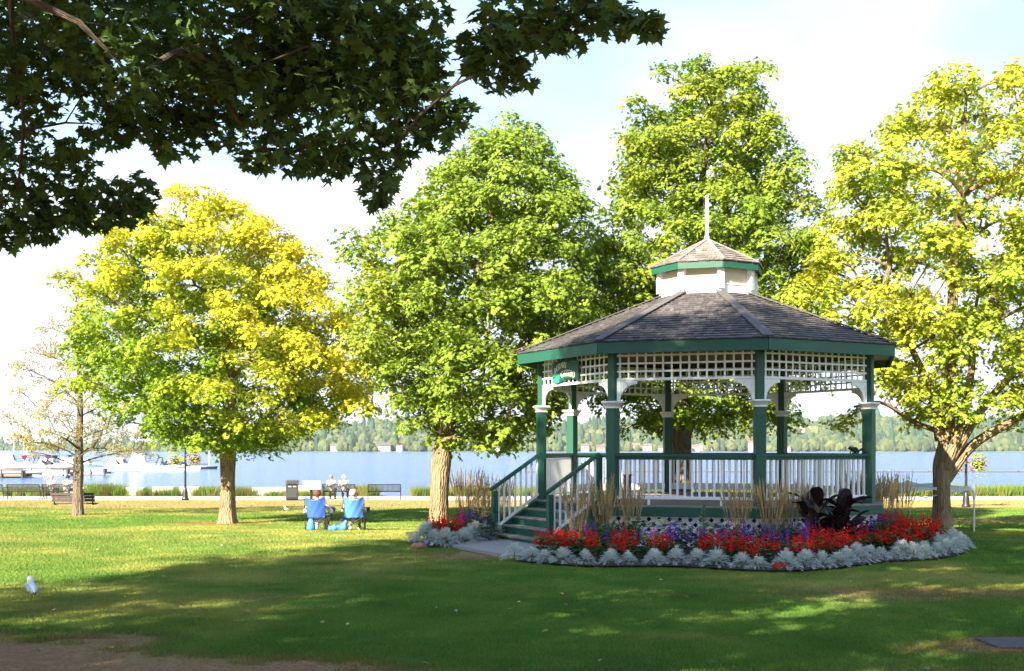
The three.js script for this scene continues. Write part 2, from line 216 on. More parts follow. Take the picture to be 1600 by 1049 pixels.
{
  const p = [], c = [], uv = [], idx = [], nx = 260, nd = 26;
  for (let j = 0; j <= nd; j++) for (let i = 0; i <= nx; i++) { const a = (i / nx - 0.5) * 2.2, d0 = shoreD(a * 1400), d = d0 - 10 + (j / nd) ** 1.5 * 800, x = a * d; p.push(x, hillY(x, d), -d); const n = fbm(x / 60, d / 60, 3, 55), sand = j < 3 ? 0.3 : 0; c.push(lerp(0.07 + 0.05 * n, 0.3, sand), lerp(0.1 + 0.05 * n, 0.3, sand), lerp(0.035, 0.2, sand)); uv.push(x / 9, d / 9); }
  for (let j = 0; j < nd; j++) for (let i = 0; i < nx; i++) { const k = j * (nx + 1) + i; idx.push(k, k + 1, k + nx + 2, k, k + nx + 2, k + nx + 1); }
  const g = new THREE.BufferGeometry(); g.setAttribute('position', new THREE.Float32BufferAttribute(p, 3)); g.setAttribute('color', new THREE.Float32BufferAttribute(c, 3)); g.setAttribute('uv', new THREE.Float32BufferAttribute(uv, 2)); g.setIndex(idx); g.computeVertexNormals();
  solo('hills', g, new THREE.MeshStandardMaterial({ vertexColors: true, roughness: 1, map: grassTile }), 'wooded hills on the far side of the lake', null, null, 'structure');
  // the far wood, one mass
  const R = mulberry(91), blob = new THREE.IcosahedronGeometry(1, 2), q = blob.attributes.position, v = V();
  for (let i = 0; i < q.count; i++) { v.fromBufferAttribute(q, i); const k = 0.72 + 0.6 * fbm(v.x * 2.4 + 5, v.y * 2.4, 3, v.z * 2.4 + 3); q.setXYZ(i, v.x * k, v.y * k, v.z * k); }
  blob.computeVertexNormals();
  const N = 13000, im = new THREE.InstancedMesh(blob, M(1, 1, 1, 1), N), m = new THREE.Matrix4(), e = new THREE.Euler(), qq = new THREE.Quaternion(), col = new THREE.Color();
  let n = 0;
  for (let t = 0; t < 90000 && n < N; t++) {
    const a = (R() - 0.5) * 1.25, s = shoreD(a * 1400), d = s + 8 + R() ** 1.3 * 560, x = a * d;
    if (fbm(x / 70, d / 70, 3, 57) < 0.3 + 0.08 * R()) continue;
    if (FARHOUSES.some(([hx, hd]) => Math.abs(x - hx) < 9 && d < hd + 8 && d > hd - 26 - 20 * R())) continue;
    const conifer = R() < 0.05, r = 2.6 + 4.2 * R() * R() + (d - s) / 260, h = conifer ? r * 2.6 : r * (1 + 0.5 * R());
    m.compose(V(x, hillY(x, d) + h * 0.7, -d), qq.setFromEuler(e.set(0, R() * 7, 0)), V(conifer ? r * 0.6 : r * (0.9 + 0.4 * R()), h, conifer ? r * 0.6 : r)); im.setMatrixAt(n, m);
    const k = 0.7 + 0.6 * R(), y = R(); im.setColorAt(n++, conifer ? col.setRGB(0.025 * k, 0.055 * k, 0.025 * k) : col.setRGB((0.03 + 0.05 * y) * k, (0.056 + 0.034 * y) * k, (0.018 + 0.006 * y) * k));
  }
  im.count = n; im.name = 'wood'; scene.add(im); tag(im, 'mass of trees covering the hills across the lake', null, null, 'stuff');
}
// ---------------------------------------------------------------- gazebo
const GX = 4.32, GD = 25.5, TH0 = -0.684, K8 = Math.PI / 4, AP = Math.cos(Math.PI / 8);
const gazebo = thing('gazebo', 'octagonal white and green wooden gazebo with shingled roof and cupola', 'gazebo', [GX, 0, -GD]);
const corner = (k, r, y = 0) => V(r * Math.sin(TH0 + k * K8), y, r * Math.cos(TH0 + k * K8));
const turnOf = (k) => TH0 + (k + 0.5) * K8;                              // outward direction of the face from corner k to k + 1
const onFace = (g, k, r, y = 0, x = 0) => g.translate(x, y, r * AP).rotateY(turnOf(k));
const DECK = 0.85, PR = 3.7, DR = 3.98, ER = 4.21, side = (r) => 2 * r * Math.sin(Math.PI / 8);
{
  const R = mulberry(5);
  // deck: boards across an octagon, rim boards, posts, skirt
  const oct = [...Array(8)].map((_, k) => corner(k, DR)), dir = turnOf(7);
  const c2 = oct.map((p) => [p.x * Math.cos(dir) - p.z * Math.sin(dir), p.x * Math.sin(dir) + p.z * Math.cos(dir)]);
  const span = (v) => { let lo = 9, hi = -9; for (let i = 0; i < 8; i++) { const [ax, ay] = c2[i], [bx, by] = c2[(i + 1) % 8]; if ((ay - v) * (by - v) <= 0 && ay !== by) { const x = ax + ((v - ay) / (by - ay)) * (bx - ax); lo = Math.min(lo, x); hi = Math.max(hi, x); } } return [lo, hi]; };
  const ext = DR * AP - 0.002, nb = 44, bw = (2 * ext) / nb;
  for (let i = 0; i < nb; i++) {
    const a = -ext + i * bw + 0.003, b = a + bw - 0.006, [l0, h0] = span(a), [l1, h1] = span(b), dz = R() * 0.003;
    part('deck_board', plate([[l0, -a], [l1, -b], [h1, -b], [h0, -a]].map(([x, y]) => [x, y]), 0.03).rotateX(-Math.PI / 2).translate(0, DECK - 0.032 + dz, 0).rotateY(dir), MT.board, gazebo);
  }
  part('deck_frame', [...Array(8)].map((_, k) => onFace(box(side(DR - 0.4) , 0.1, 0.3), k, DR - 0.5, DECK - 0.14)), MT.green, gazebo);
  for (let k = 0; k < 8; k++) part('rim_board', onFace(rbox(side(DR) - 0.01, 0.17, 0.035), k, DR, DECK - 0.12), MT.green, gazebo);
  part('dark_backing', [...Array(8)].map((_, k) => onFace(box(side(DR - 0.6), 0.68, 0.05, 0, 0.32), k, DR - 0.6)), MT.soil, gazebo);  // dark sheets added behind the lattice to stand in for shade below deck
  for (const k of [0, 1, 2, 6]) {
    const w = side(DR - 0.12), fr = part('skirt', onFace(box(w, 0.05, 0.03, 0, 0.05), k, DR - 0.1), MT.white, gazebo), sl = [];
    for (let c = -w / 2 - 0.7; c < w / 2 + 0.7; c += 0.2) for (const s of [-1, 1]) { const h = 0.62, xa = clamp(c - s * h / 2, -w / 2, w / 2), xb = clamp(c + s * h / 2, -w / 2, w / 2), l = Math.abs(xb - xa); if (l < 0.06) continue; const m = (xa + xb) / 2; sl.push(onFace(box(0.07, l * 1.414, 0.012).rotateZ(-s * K8).translate(m, 0.38 + s * (m - c), s * 0.0065), k, DR - 0.13)); }
    tag(part('lattice', sl, MT.white, fr), null, null, null, 'stuff');
  }
  // posts
  for (let k = 0; k < 8; k++) {
    const P = corner(k, PR), a = TH0 + k * K8, put = (g) => g.rotateY(a).translate(P.x, 0, P.z);
    const post = part('post', [put(rbox(0.2, 1.93, 0.2, 0, DECK + 0.962, 0, 0.012)), put(rbox(0.15, 1.1, 0.15, 0, 3.42, 0, 0.01))], MT.green, gazebo);
    part('post_cap', [put(new THREE.CylinderGeometry(0.225, 0.15, 0.075, 4).rotateY(K8).translate(0, 2.8, 0)), put(rbox(0.335, 0.035, 0.335, 0, 2.858, 0)), put(rbox(0.24, 0.03, 0.24, 0, 2.75, 0))], MT.white, post);
  }
  // lattice panels, brackets
  for (let k = 0; k < 8; k++) {
    const w = side(PR) - 0.17, y0 = 3.3, y1 = 3.95;
    const fr = part('lattice_frame', [onFace(rbox(w, 0.055, 0.05), k, PR, y0), onFace(rbox(w, 0.045, 0.045), k, PR, y1)], MT.white, gazebo);
    for (let i = 0, n = 16; i < n; i++) part('slat', onFace(box(0.036, y1 - y0 - 0.05, 0.012), k, PR, (y0 + y1) / 2, -w / 2 + 0.06 + (i * (w - 0.12)) / (n - 1)), MT.white, fr);
    for (const y of [3.455, 3.61, 3.765]) part('slat', onFace(box(w, 0.036, 0.012), k, PR + 0.014, y), MT.white, fr);
    for (const s of [-1, 1]) {                                           // quarter-round brackets
      const sh = new THREE.Shape(), r = 0.4; sh.moveTo(0, 0); sh.lineTo(0, -r - 0.02); sh.lineTo(0.05, -r - 0.02); sh.absarc(r, -r, r - 0.06, Math.PI, Math.PI / 2, true); sh.lineTo(r, 0); sh.closePath();
      const g = new THREE.ExtrudeGeometry(sh, { depth: 0.04, bevelEnabled: false, curveSegments: 10 }); if (s > 0) g.rotateY(Math.PI).translate(0, 0, 0.04);
      part('bracket', onFace(g.translate(-s * -1 * (w / 2) * 1, 0, -0.02), k, PR, y0 - 0.03), MT.white, gazebo);
    }
  }
  // railings: six open ones, one boarded, the seventh face is the entrance
  for (const k of [0, 1, 2, 3, 4, 5, 6]) {
    const w = side(PR) - 0.16, rail = part('railing', [onFace(rbox(w, 0.055, 0.14, 0, 0, 0, 0.015), k, PR, 1.81), onFace(box(w, 0.05, 0.06), k, PR, 1.755)], MT.green, gazebo);
    if (k === 6) { part('rail_panel', onFace(box(w - 0.02, 0.8, 0.012), k, PR, 1.32), leafMat(0.88, 0.88, 0.9, { transmission: 0.6, roughness: 0.9 }), rail, 'solid white boarded panel'); continue; }
    part('bottom_rail', onFace(rbox(w, 0.06, 0.06), k, PR, 0.99), MT.white, rail);
    for (let i = 0, n = 19; i < n; i++) part('baluster', onFace(box(0.04, 0.715, 0.04), k, PR, 1.375, -w / 2 + 0.07 + (i * (w - 0.14)) / (n - 1)), MT.white, rail);
    for (const x of [-0.7, 0.7]) part('rail_support', onFace(box(0.045, 0.11, 0.045), k, PR, 0.905, x), MT.white, rail);
    if (k > 2) part('kick_board', onFace(box(w, 0.16, 0.02), k, PR - 0.05, 1.0), MT.white, rail);
  }
  // roof
  const yE = 4.0, rT = 1.0, yT = 5.29, slope = Math.atan2(yT - yE, (ER - rT) * AP), L = Math.hypot(yT - yE, (ER - rT) * AP);
  const shingleMat = new THREE.MeshStandardMaterial({ vertexColors: true, roughness: 0.9, map: grainTex, bumpMap: woodBump, bumpScale: 0.003 });
  function roofFace(k, rE, y, rTop, yTop, courses, base) {
    const ap0 = rE * AP, ap1 = rTop * AP, sl = Math.atan2(yTop - y, ap0 - ap1), len = Math.hypot(yTop - y, ap0 - ap1), list = [], ex = len / courses, t = 0.016;
    for (let i = 0; i < courses; i++) {
      const s0 = i * ex, s1 = Math.min(len, s0 + ex * 1.35), hw0 = Math.tan(Math.PI / 8) * lerp(ap0, ap1, s0 / len), hw1 = Math.tan(Math.PI / 8) * lerp(ap0, ap1, s1 / len);
      for (let x = -hw0 - R() * 0.05; x < hw0;) {
        const w = 0.08 + 0.075 * R(), xa = Math.max(x, -hw0), xb = Math.min(x + w - 0.006, hw0), drop = R() * 0.015, lift = t * (0.7 + 0.8 * R());
        x += w; if (xb - xa < 0.02) continue;
        const ca = clamp(xa, -hw1, hw1), cb = clamp(xb, -hw1, hw1);
        const q = [[xa, s0 - drop, 0.004], [xb, s0 - drop, 0.004], [xb, s0 - drop, lift + 0.012], [xa, s0 - drop, lift + 0.012], [ca, s1, 0.0], [cb, s1, 0.0]];
        const P = q.map(([u, s, hgt]) => V(u, y + Math.sin(sl) * s + Math.cos(sl) * hgt, ap0 - Math.cos(sl) * s + Math.sin(sl) * hgt));
        const F = [[0, 1, 2], [0, 2, 3], [3, 2, 5], [3, 5, 4], [1, 5, 2], [0, 3, 4]], pos = [], uv = [];
        const u0 = R(); for (const f of F) for (const v of f) { pos.push(P[v].x, P[v].y, P[v].z); uv.push(u0 + q[v][0] * 0.8, q[v][1] * 0.9); }
        const g = new THREE.BufferGeometry(); g.setAttribute('position', new THREE.Float32BufferAttribute(pos, 3)); g.setAttribute('uv', new THREE.Float32BufferAttribute(uv, 2)); g.computeVertexNormals();
        const tone = 0.62 + 0.75 * R() * (0.6 + 0.8 * fbm(xa * 1.2 + k * 5, s0 * 1.2, 3, 61)), r = R() < 0.07 ? 1.5 : 1;
        list.push(tinted(g.rotateY(turnOf(k)), [base[0] * tone * r, base[1] * tone * r, base[2] * tone * r]));
      }
    }
    return list;
  }
  const hipMat = M(0.1, 0.088, 0.088, 0.9, { map: grainTex });
  const under = [];
  for (let k = 0; k < 8; k++) {
    const a = corner(k, ER - 0.02, yE - 0.02), b = corner(k + 1, ER - 0.02, yE - 0.02), c = corner(k + 1, 0.4, yT + 0.2), d = corner(k, 0.4, yT + 0.2), up = V(0, 0.035, 0);
    for (const o of [0, 1]) { const g = new THREE.BufferGeometry(), P = [a, b, c, d].map((p) => (o ? p.clone().sub(up) : p)); g.setAttribute('position', new THREE.Float32BufferAttribute((o ? [0, 2, 1, 0, 3, 2] : [0, 1, 2, 0, 2, 3]).flatMap((i) => P[i].toArray()), 3)); g.computeVertexNormals(); under.push(g); }
  }
  part('ceiling', under, MT.ceiling, gazebo);
  for (let k = 0; k < 8; k++) part('rafter', beam(corner(k, ER - 0.1, yE - 0.12), corner(k, 0.3, yT + 0.12), 0.06, 0.14), MT.board, gazebo);
  for (let k = 0; k < 8; k++) {
    const rf = part('roof_face', onFace(box(side(ER) - 0.02, 0.02, 0.08), k, ER - 0.06, yE - 0.005), MT.board, gazebo);
    tag(part('shingles', roofFace(k, ER + 0.03, yE + 0.005, rT, yT, 22, [0.085, 0.074, 0.074]), shingleMat, rf), null, null, null, 'stuff');
    const p0 = corner(k, ER + 0.03, yE + 0.05), p1 = corner(k, rT, yT + 0.045), caps = [];
    for (const s of [-1, 1]) { const o = corner(k + 2 * s, 0.05); caps.push(beam(p0.clone().add(o).setY(p0.y - 0.003), p1.clone().add(o).setY(p1.y - 0.003), 0.105, 0.02)); }
    part('hip_cap', caps, hipMat, rf);
    part('fascia', onFace(rbox(side(ER) - 0.005, 0.225, 0.03), k, ER, 3.888), MT.green, gazebo);
  }
  part('soffit', [...Array(8)].map((_, k) => onFace(box(side(ER - 0.3), 0.015, 0.5), k, ER - 0.3, 3.93)), MT.cream, gazebo);
  // cupola
  const cup = part('cupola', [...Array(8)].map((_, k) => onFace(box(side(1.08), 0.36, 0.05), k, 1.06, 5.28)), MT.white, gazebo);
  for (let k = 0; k < 8; k++) {
    part('cupola_panel', onFace(box(side(1.02) - 0.1, 0.36, 0.03), k, 1.03, 5.62), MT.cream, cup);
    const P = corner(k, 1.06); part('cupola_post', rbox(0.14, 0.5, 0.14).rotateY(TH0 + k * K8).translate(P.x, 5.6, P.z), MT.white, cup);
    part('sill', onFace(rbox(side(1.09) - 0.1, 0.03, 0.07), k, 1.07, 5.455), MT.white, cup);
    part('fascia', onFace(rbox(side(1.24), 0.15, 0.025), k, 1.24, 5.845), MT.green, cup);
    tag(part('shingles', roofFace(k, 1.27, 5.925, 0.04, 6.55, 9, [0.22, 0.175, 0.155]), shingleMat, cup), null, null, null, 'stuff');
    const p0 = corner(k, 1.27, 5.955), p1 = corner(k, 0.05, 6.575); part('hip_cap', beam(p0, p1, 0.075, 0.02), M(0.32, 0.25, 0.22, 0.85, { map: grainTex }), cup);
  }
  part('cupola_ceiling', new THREE.CylinderGeometry(1.2, 1.2, 0.02, 8).rotateY(TH0).translate(0, 5.9, 0), MT.white, cup);
  part('finial', [cyl(0.055, 0.06, 0.1, 8, 0, 6.6), cyl(0.042, 0.036, 0.92, 10, 0, 7.06), cyl(0.05, 0.02, 0.03, 10, 0, 7.535)], MT.white, cup);
  // stairs off the left face
  const zD = DR * AP, W = 2.32;
  const st = (g) => g.rotateY(turnOf(7));
  for (let i = 0; i < 4; i++) {
    const y = DECK - 0.17 * (i + 1), z = zD + 0.28 * i, s = part('step', st(rbox(W, 0.035, 0.32, 0, y - 0.0175, z + 0.15)), MT.board, gazebo);
    part('riser', st(box(W - 0.01, 0.135, 0.025, 0, y + 0.068, z + 0.005)), MT.green, s);
  }
  part('riser', st(box(W, 0.135, 0.025, 0, 0.067, zD + 1.125)), MT.green, gazebo);
  for (const s of [-1, 1]) part('stringer', st(plate([[0, 0], [1.12, 0], [1.12, 0.15], [0, 0.83]].map(([a, b]) => [a, b]), 0.05).rotateY(-Math.PI / 2).translate(s * (W / 2 + 0.03) + 0.025, 0, zD - 0.0)), MT.green, gazebo);
  for (const s of [-1, 1]) {
    const x = s * (W / 2 + 0.0), zb = zD + 1.02, zt = zD - 0.1, hr = part('stair_rail', st(beam(V(x, 1.84, zt), V(x, 1.08, zb + 0.09), 0.1, 0.06)), MT.green, gazebo);
    part('newel', st(rbox(0.11, 1.04, 0.11, x, 0.53, zb)), MT.green, hr); part('newel', st(rbox(0.11, 0.98, 0.11, x, DECK + 0.48, zt)), MT.green, hr);
    part('bottom_rail', st(beam(V(x, 0.97, zt + 0.06), V(x, 0.3, zb - 0.06), 0.045, 0.045)), MT.white, hr);
    for (let i = 0; i < 8; i++) { const t = (i + 0.7) / 8.4, z = lerp(zt, zb, t), lo = lerp(0.98, 0.28, t), hi = lerp(1.81, 1.13, t); part('baluster', st(box(0.035, hi - lo, 0.035, x, (hi + lo) / 2, z)), MT.white, hr); }
  }
  // sign on the lattice above the entrance
  const cv = document.createElement('canvas'); cv.width = 512; cv.height = 256; const c = cv.getContext('2d');
  c.fillStyle = '#0b4a33'; c.fillRect(0, 0, 512, 256); c.strokeStyle = '#2f8f6c'; c.lineWidth = 5;
  c.beginPath(); c.moveTo(12, 190); c.bezierCurveTo(50, 150, 90, 190, 150, 168); c.stroke(); c.beginPath(); c.moveTo(360, 62); c.bezierCurveTo(400, 50, 430, 70, 500, 60); c.stroke();
  c.fillStyle = '#1f9a74'; c.beginPath(); c.moveTo(20, 200); c.lineTo(150, 170); c.lineTo(140, 235); c.lineTo(50, 240); c.fill();
  const word = (s, x, y, w, h, sag, font) => { const n = s.length; for (let i = 0; i < n; i++) { c.save(); const t = i / (n - 1) - 0.5; c.translate(x + (i * w) / n, y + sag * t * t * 4 - h * t); c.font = font; c.lineWidth = 6; c.strokeStyle = '#06301f'; c.strokeText(s[i], 0, 0); c.fillStyle = '#e4e2c8'; c.fillText(s[i], 0, 0); c.restore(); } };
  word('ROTARY', 44, 112, 238, 44, 20, 'bold 70px serif'); word('GAZEBO', 172, 182, 258, -10, 14, 'bold 76px serif');
  c.fillStyle = '#d8d8c0'; c.fillRect(250, 214, 92, 10);
  const t = new THREE.CanvasTexture(cv); t.colorSpace = THREE.SRGBColorSpace;
  const sh = new THREE.Shape(); sh.moveTo(-0.52, -0.2); sh.bezierCurveTo(-0.4, -0.34, -0.2, -0.22, 0, -0.19); sh.bezierCurveTo(0.2, -0.15, 0.35, -0.24, 0.52, -0.22); sh.lineTo(0.53, 0.14); sh.bezierCurveTo(0.3, 0.2, 0.1, 0.3, 0, 0.25); sh.bezierCurveTo(-0.2, 0.16, -0.35, 0.2, -0.53, 0.15); sh.closePath();
  const sg = new THREE.ExtrudeGeometry(sh, { depth: 0.025, bevelEnabled: true, bevelSize: 0.008, bevelThickness: 0.006, bevelSegments: 1 }), uv = sg.attributes.uv, sp = sg.attributes.position;
  for (let i = 0; i < uv.count; i++) uv.setXY(i, (sp.getX(i) + 0.54) / 1.08, (sp.getY(i) + 0.31) / 0.6);
  const pos = V(-0.28, 3.6, PR * AP + 0.05).applyAxisAngle(UP, turnOf(7));
  const sign = thing('sign', 'green wavy sign reading Rotary Gazebo hung on the lattice', 'sign', [GX + pos.x, pos.y, pos.z - GD], turnOf(7));
  part('sign_board', sg, new THREE.MeshStandardMaterial({ map: t, roughness: 0.5 }), sign);
  part('hook', [box(0.02, 0.08, 0.02, -0.3, 0.22, 0.0), box(0.02, 0.08, 0.02, 0.3, 0.22, 0.0)], MT.steel, sign);
  // squirrel on the rail, box standing on the deck
  const a = corner(1, PR), b = corner(2, PR), q = a.clone().lerp(b, 0.86), sq = thing('squirrel', 'small black squirrel crouching on the gazebo handrail', 'squirrel', [GX + q.x, 1.838, q.z - GD], turnOf(1));
  const bone = (p, r, s) => new THREE.SphereGeometry(r, 12, 9).scale(...s).translate(...p);
  part('body', [bone([0, 0.085, 0], 0.06, [1.5, 0.95, 0.8]), bone([-0.05, 0.095, 0], 0.05, [1.2, 0.9, 0.85]), bone([-0.125, 0.115, 0], 0.034, [1.25, 1, 0.9]), bone([-0.16, 0.108, 0], 0.016, [1.3, 0.9, 0.9]), ...[-1, 1].flatMap((s) => [bone([-0.115, 0.15, s * 0.018], 0.011, [0.7, 1.3, 0.6]), bar(V(-0.07, 0.07, s * 0.03), V(-0.085, 0, s * 0.035), 0.012), bone([0.055, 0.05, s * 0.035], 0.032, [1.2, 1.1, 0.6]), bar(V(0.05, 0.02, s * 0.04), V(0.0, 0.005, s * 0.04), 0.012)])], M(0.012, 0.011, 0.012, 0.8), sq);
  part('tail', tube([V(0.08, 0.07, 0), V(0.14, 0.075, 0), V(0.19, 0.1, 0), V(0.22, 0.07, 0), V(0.225, 0.01, 0)], 0.02, 14, 7), M(0.014, 0.012, 0.012, 0.9), sq);
}
{ const P = thing('pedestal', 'narrow brown wooden pedestal standing on the gazebo deck', 'pedestal', [2.55, DECK, -25.4]); part('column', rbox(0.16, 0.5, 0.16, 0, 0.25, 0), M(0.09, 0.06, 0.04, 0.7, { map: grainTex }), P); part('cap', rbox(0.2, 0.03, 0.2, 0, 0.515, 0), M(0.12, 0.08, 0.05, 0.7), P); part('foot', rbox(0.2, 0.04, 0.2, 0, 0.02, 0), M(0.07, 0.05, 0.03, 0.7), P); }
// ---------------------------------------------------------------- trees
function leafShape(n, fold = 0.12) {                                      // lobed leaf lying in xz, tip towards +z, about 1 across
  const full = [[180, 0.1], [155, 0.6], [132, 0.5], [116, 0.58], [98, 0.86], [84, 0.66], [68, 0.52], [52, 0.98], [42, 0.66], [26, 0.58], [17, 0.72], [0, 1.12]];
  const lite = [[180, 0.1], [142, 0.58], [112, 0.5], [84, 0.84], [60, 0.52], [44, 0.92], [22, 0.56], [0, 1.05]];
  const half = n ? full : lite, ring = [...half.map(([a, r]) => [a, r]), ...half.slice(1, -1).reverse().map(([a, r]) => [-a, r])];
  const pos = [], P = ring.map(([a, r]) => { const t = (a * Math.PI) / 180, x = Math.sin(t) * r * 0.62, z = Math.cos(t) * r * 0.62; return [x, -fold * Math.abs(x) - 0.18 * z * Math.abs(z), z + 0.1]; });
  for (let i = 0; i < P.length; i++) pos.push(0, 0.02, 0.1, ...P[i], ...P[(i + 1) % P.length]);
  const g = new THREE.BufferGeometry(); g.setAttribute('position', new THREE.Float32BufferAttribute(pos, 3)); g.computeVertexNormals(); return g;
}
const leafFine = leafShape(1), leafLite = leafShape(0);
function sprig(R, leaf, count, size, spread) {                            // a few leaves round a twig tip, facing +y
  const l = [];
  for (let i = 0; i < count; i++) {
    const a = R() * 6.28, tilt = (R() - 0.3) * 1.1, g = leaf.clone().scale(size * (0.75 + 0.5 * R()), size, size * (0.75 + 0.5 * R()));
    g.rotateX(tilt).rotateZ((R() - 0.5) * 1.0).rotateY(a).translate(Math.sin(a) * spread * (0.3 + R()), (R() - 0.5) * spread * 1.2, Math.cos(a) * spread * (0.3 + R())); l.push(g);
  }
  return mergeGeometries(l.map((g) => { g.deleteAttribute('uv'); return g; }));
}
function ringTube(path, sides, wob = 0, seed = 0, uvs = 1) {              // path: [{p, r}], a tapering limb; wob gives an uneven bole
  const pos = [], uv = [], idx = [], n = path.length; let X = V(1, 0, 0), len = 0;
  for (let j = 0; j < n; j++) {
    const { p, r } = path[j], t = path[Math.min(n - 1, j + 1)].p.clone().sub(path[Math.max(0, j - 1)].p).normalize();
    X = X.clone().sub(t.clone().multiplyScalar(X.dot(t))); if (X.lengthSq() < 1e-4) X = V(0, 0, 1); X.normalize(); const Z = t.clone().cross(X);
    if (j) len += p.distanceTo(path[j - 1].p);
    for (let i = 0; i <= sides; i++) {
      const a = (i / sides) * 2 * Math.PI, ca = Math.cos(a), sa = Math.sin(a), k = wob ? 1 + wob * (fbm(ca * 1.6 + 5, sa * 1.6 + len * 0.5, 3, seed) - 0.5) * 2 + wob * 0.35 * Math.sin(a * 5 + seed + len * 0.4) : 1, v = p.clone().addScaledVector(X, ca * r * k).addScaledVector(Z, sa * r * k);
      pos.push(v.x, v.y, v.z); uv.push((i / sides) * uvs, len / 1.2);
    }
  }
  for (let j = 0; j + 1 < n; j++) for (let i = 0; i < sides; i++) { const a = j * (sides + 1) + i, b = a + sides + 1; idx.push(a, a + 1, b + 1, a, b + 1, b); }
  const g = new THREE.BufferGeometry(); g.setAttribute('position', new THREE.Float32BufferAttribute(pos, 3)); g.setAttribute('uv', new THREE.Float32BufferAttribute(uv, 2)); g.setIndex(idx.flatMap((v, i) => (i % 3 === 0 ? [idx[i], idx[i + 2], idx[i + 1]] : []))); g.computeVertexNormals(); return g;
}
// limbs grown from the trunk to every clump of leaves
function limbs(R, trunk, clumps, r0, { pathCost = 0.4, from = 0.35, sides = 6, bend = 0.16, twig = 1, pow = 0.45 } = {}) {
  const nodes = trunk.map((t, i) => ({ p: t.p, parent: i - 1, path: 0, n: 0, trunk: true, r: t.r })), first = Math.floor(trunk.length * from), top = trunk[first].p, ends = [];
  const order = clumps.map((c, i) => i).sort((a, b) => clumps[a].p.distanceTo(top) - clumps[b].p.distanceTo(top)), chains = [];
  for (const ci of order) {
    const c = clumps[ci].p; let best = -1, cost = 1e9;
    for (let i = first; i < nodes.length; i++) { const n = nodes[i], d = n.p.distanceTo(c), low = Math.max(0, n.p.y - c.y + 0.25 * d), s = d + pathCost * n.path + low * 0.9; if (s < cost) { cost = s; best = i; } }
    const a = nodes[best].p, D = c.clone().sub(a), l = D.length(), steps = Math.max(2, Math.round(l / 0.45));
    const side = V(R() - 0.5, R() * 0.5 - 0.1, R() - 0.5).multiplyScalar(bend * l * 2), mid = a.clone().addScaledVector(D, 0.5).add(side).add(V(0, bend * l * 0.6, 0));
    let prev = best; const chain = [best];
    for (let k = 1; k <= steps; k++) {
      const t = k / steps, p = a.clone().multiplyScalar((1 - t) * (1 - t)).addScaledVector(mid, 2 * t * (1 - t)).addScaledVector(c, t * t);
      nodes.push({ p, parent: prev, path: nodes[best].path + (l * t), n: 0 }); prev = nodes.length - 1; chain.push(prev);
    }
    chains.push(chain); ends.push(prev);
  }
  for (const e of ends) for (let i = e; i >= 0; i = nodes[i].parent) nodes[i].n++;
  const rad = (i) => r0 * Math.pow(Math.max(1, nodes[i].n), pow), out = [];
  for (const ch of chains) { const b = nodes[ch[0]], r1 = rad(ch[1]); out.push(ringTube(ch.map((i, k) => ({ p: nodes[i].p, r: k === 0 ? Math.min(b.trunk ? b.r * 0.8 : rad(ch[0]), r1 * 1.25) : k === ch.length - 1 ? r0 * 0.45 : rad(i) })), sides)); }
  return out;
}
function trunkPath(list, seed, flare = 1) {                               // list of [x, y, z, r] -> smooth dense path
  const c = new THREE.CatmullRomCurve3(list.map(([x, y, z]) => V(x, y, z))), n = 28, out = [];
  for (let i = 0; i <= n; i++) { const t = i / n, f = t * (list.length - 1), k = Math.min(list.length - 2, Math.floor(f)), r = lerp(list[k][3], list[k + 1][3], f - k), p = c.getPoint(t); out.push({ p, r: r * (1 + flare * 0.5 * Math.exp(-p.y * 5)) * (1 + 0.07 * (vnoise(p.y * 3, seed) - 0.5)) }); }
  return out;
}
function fillEnvelope(R, env, depth, count, rMin, rMax, keep = 0.45, zc = 0) { // env: [y, xl, xr] rows; clumps spread through the crown, most near its outside
  const rows = env.slice().sort((a, b) => a[0] - b[0]), lo = rows[0][0], hi = rows[rows.length - 1][0], out = [];
  const at = (y) => { for (let i = 1; i < rows.length; i++) if (y <= rows[i][0]) { const t = (y - rows[i - 1][0]) / (rows[i][0] - rows[i - 1][0]); return [lerp(rows[i - 1][1], rows[i][1], t), lerp(rows[i - 1][2], rows[i][2], t)]; } return rows[rows.length - 1].slice(1); };
  for (let t = 0; t < count * 60 && out.length < count; t++) {
    const y = lerp(lo, hi, R()), [xl, xr] = at(y), half = (xr - xl) / 2, r = lerp(rMin, rMax, R() ** 1.5);
    if (R() > Math.pow(half / 5.2, 1)) continue;
    const a = R() * 6.28, q = lerp(keep, 1 + 0.1 * R(), Math.sqrt(R())), hx = Math.max(0.1, half - r * 0.75), hz = Math.max(0.1, half * depth - r * 0.75), p = V((xl + xr) / 2 + Math.cos(a) * q * hx, Math.min(y, hi - r * 0.45), zc + Math.sin(a) * q * hz);
    if (out.some((c) => c.p.distanceTo(p) < (c.r + r) * 0.44)) continue;
    out.push({ p, r, q });
  }
  return out;
}
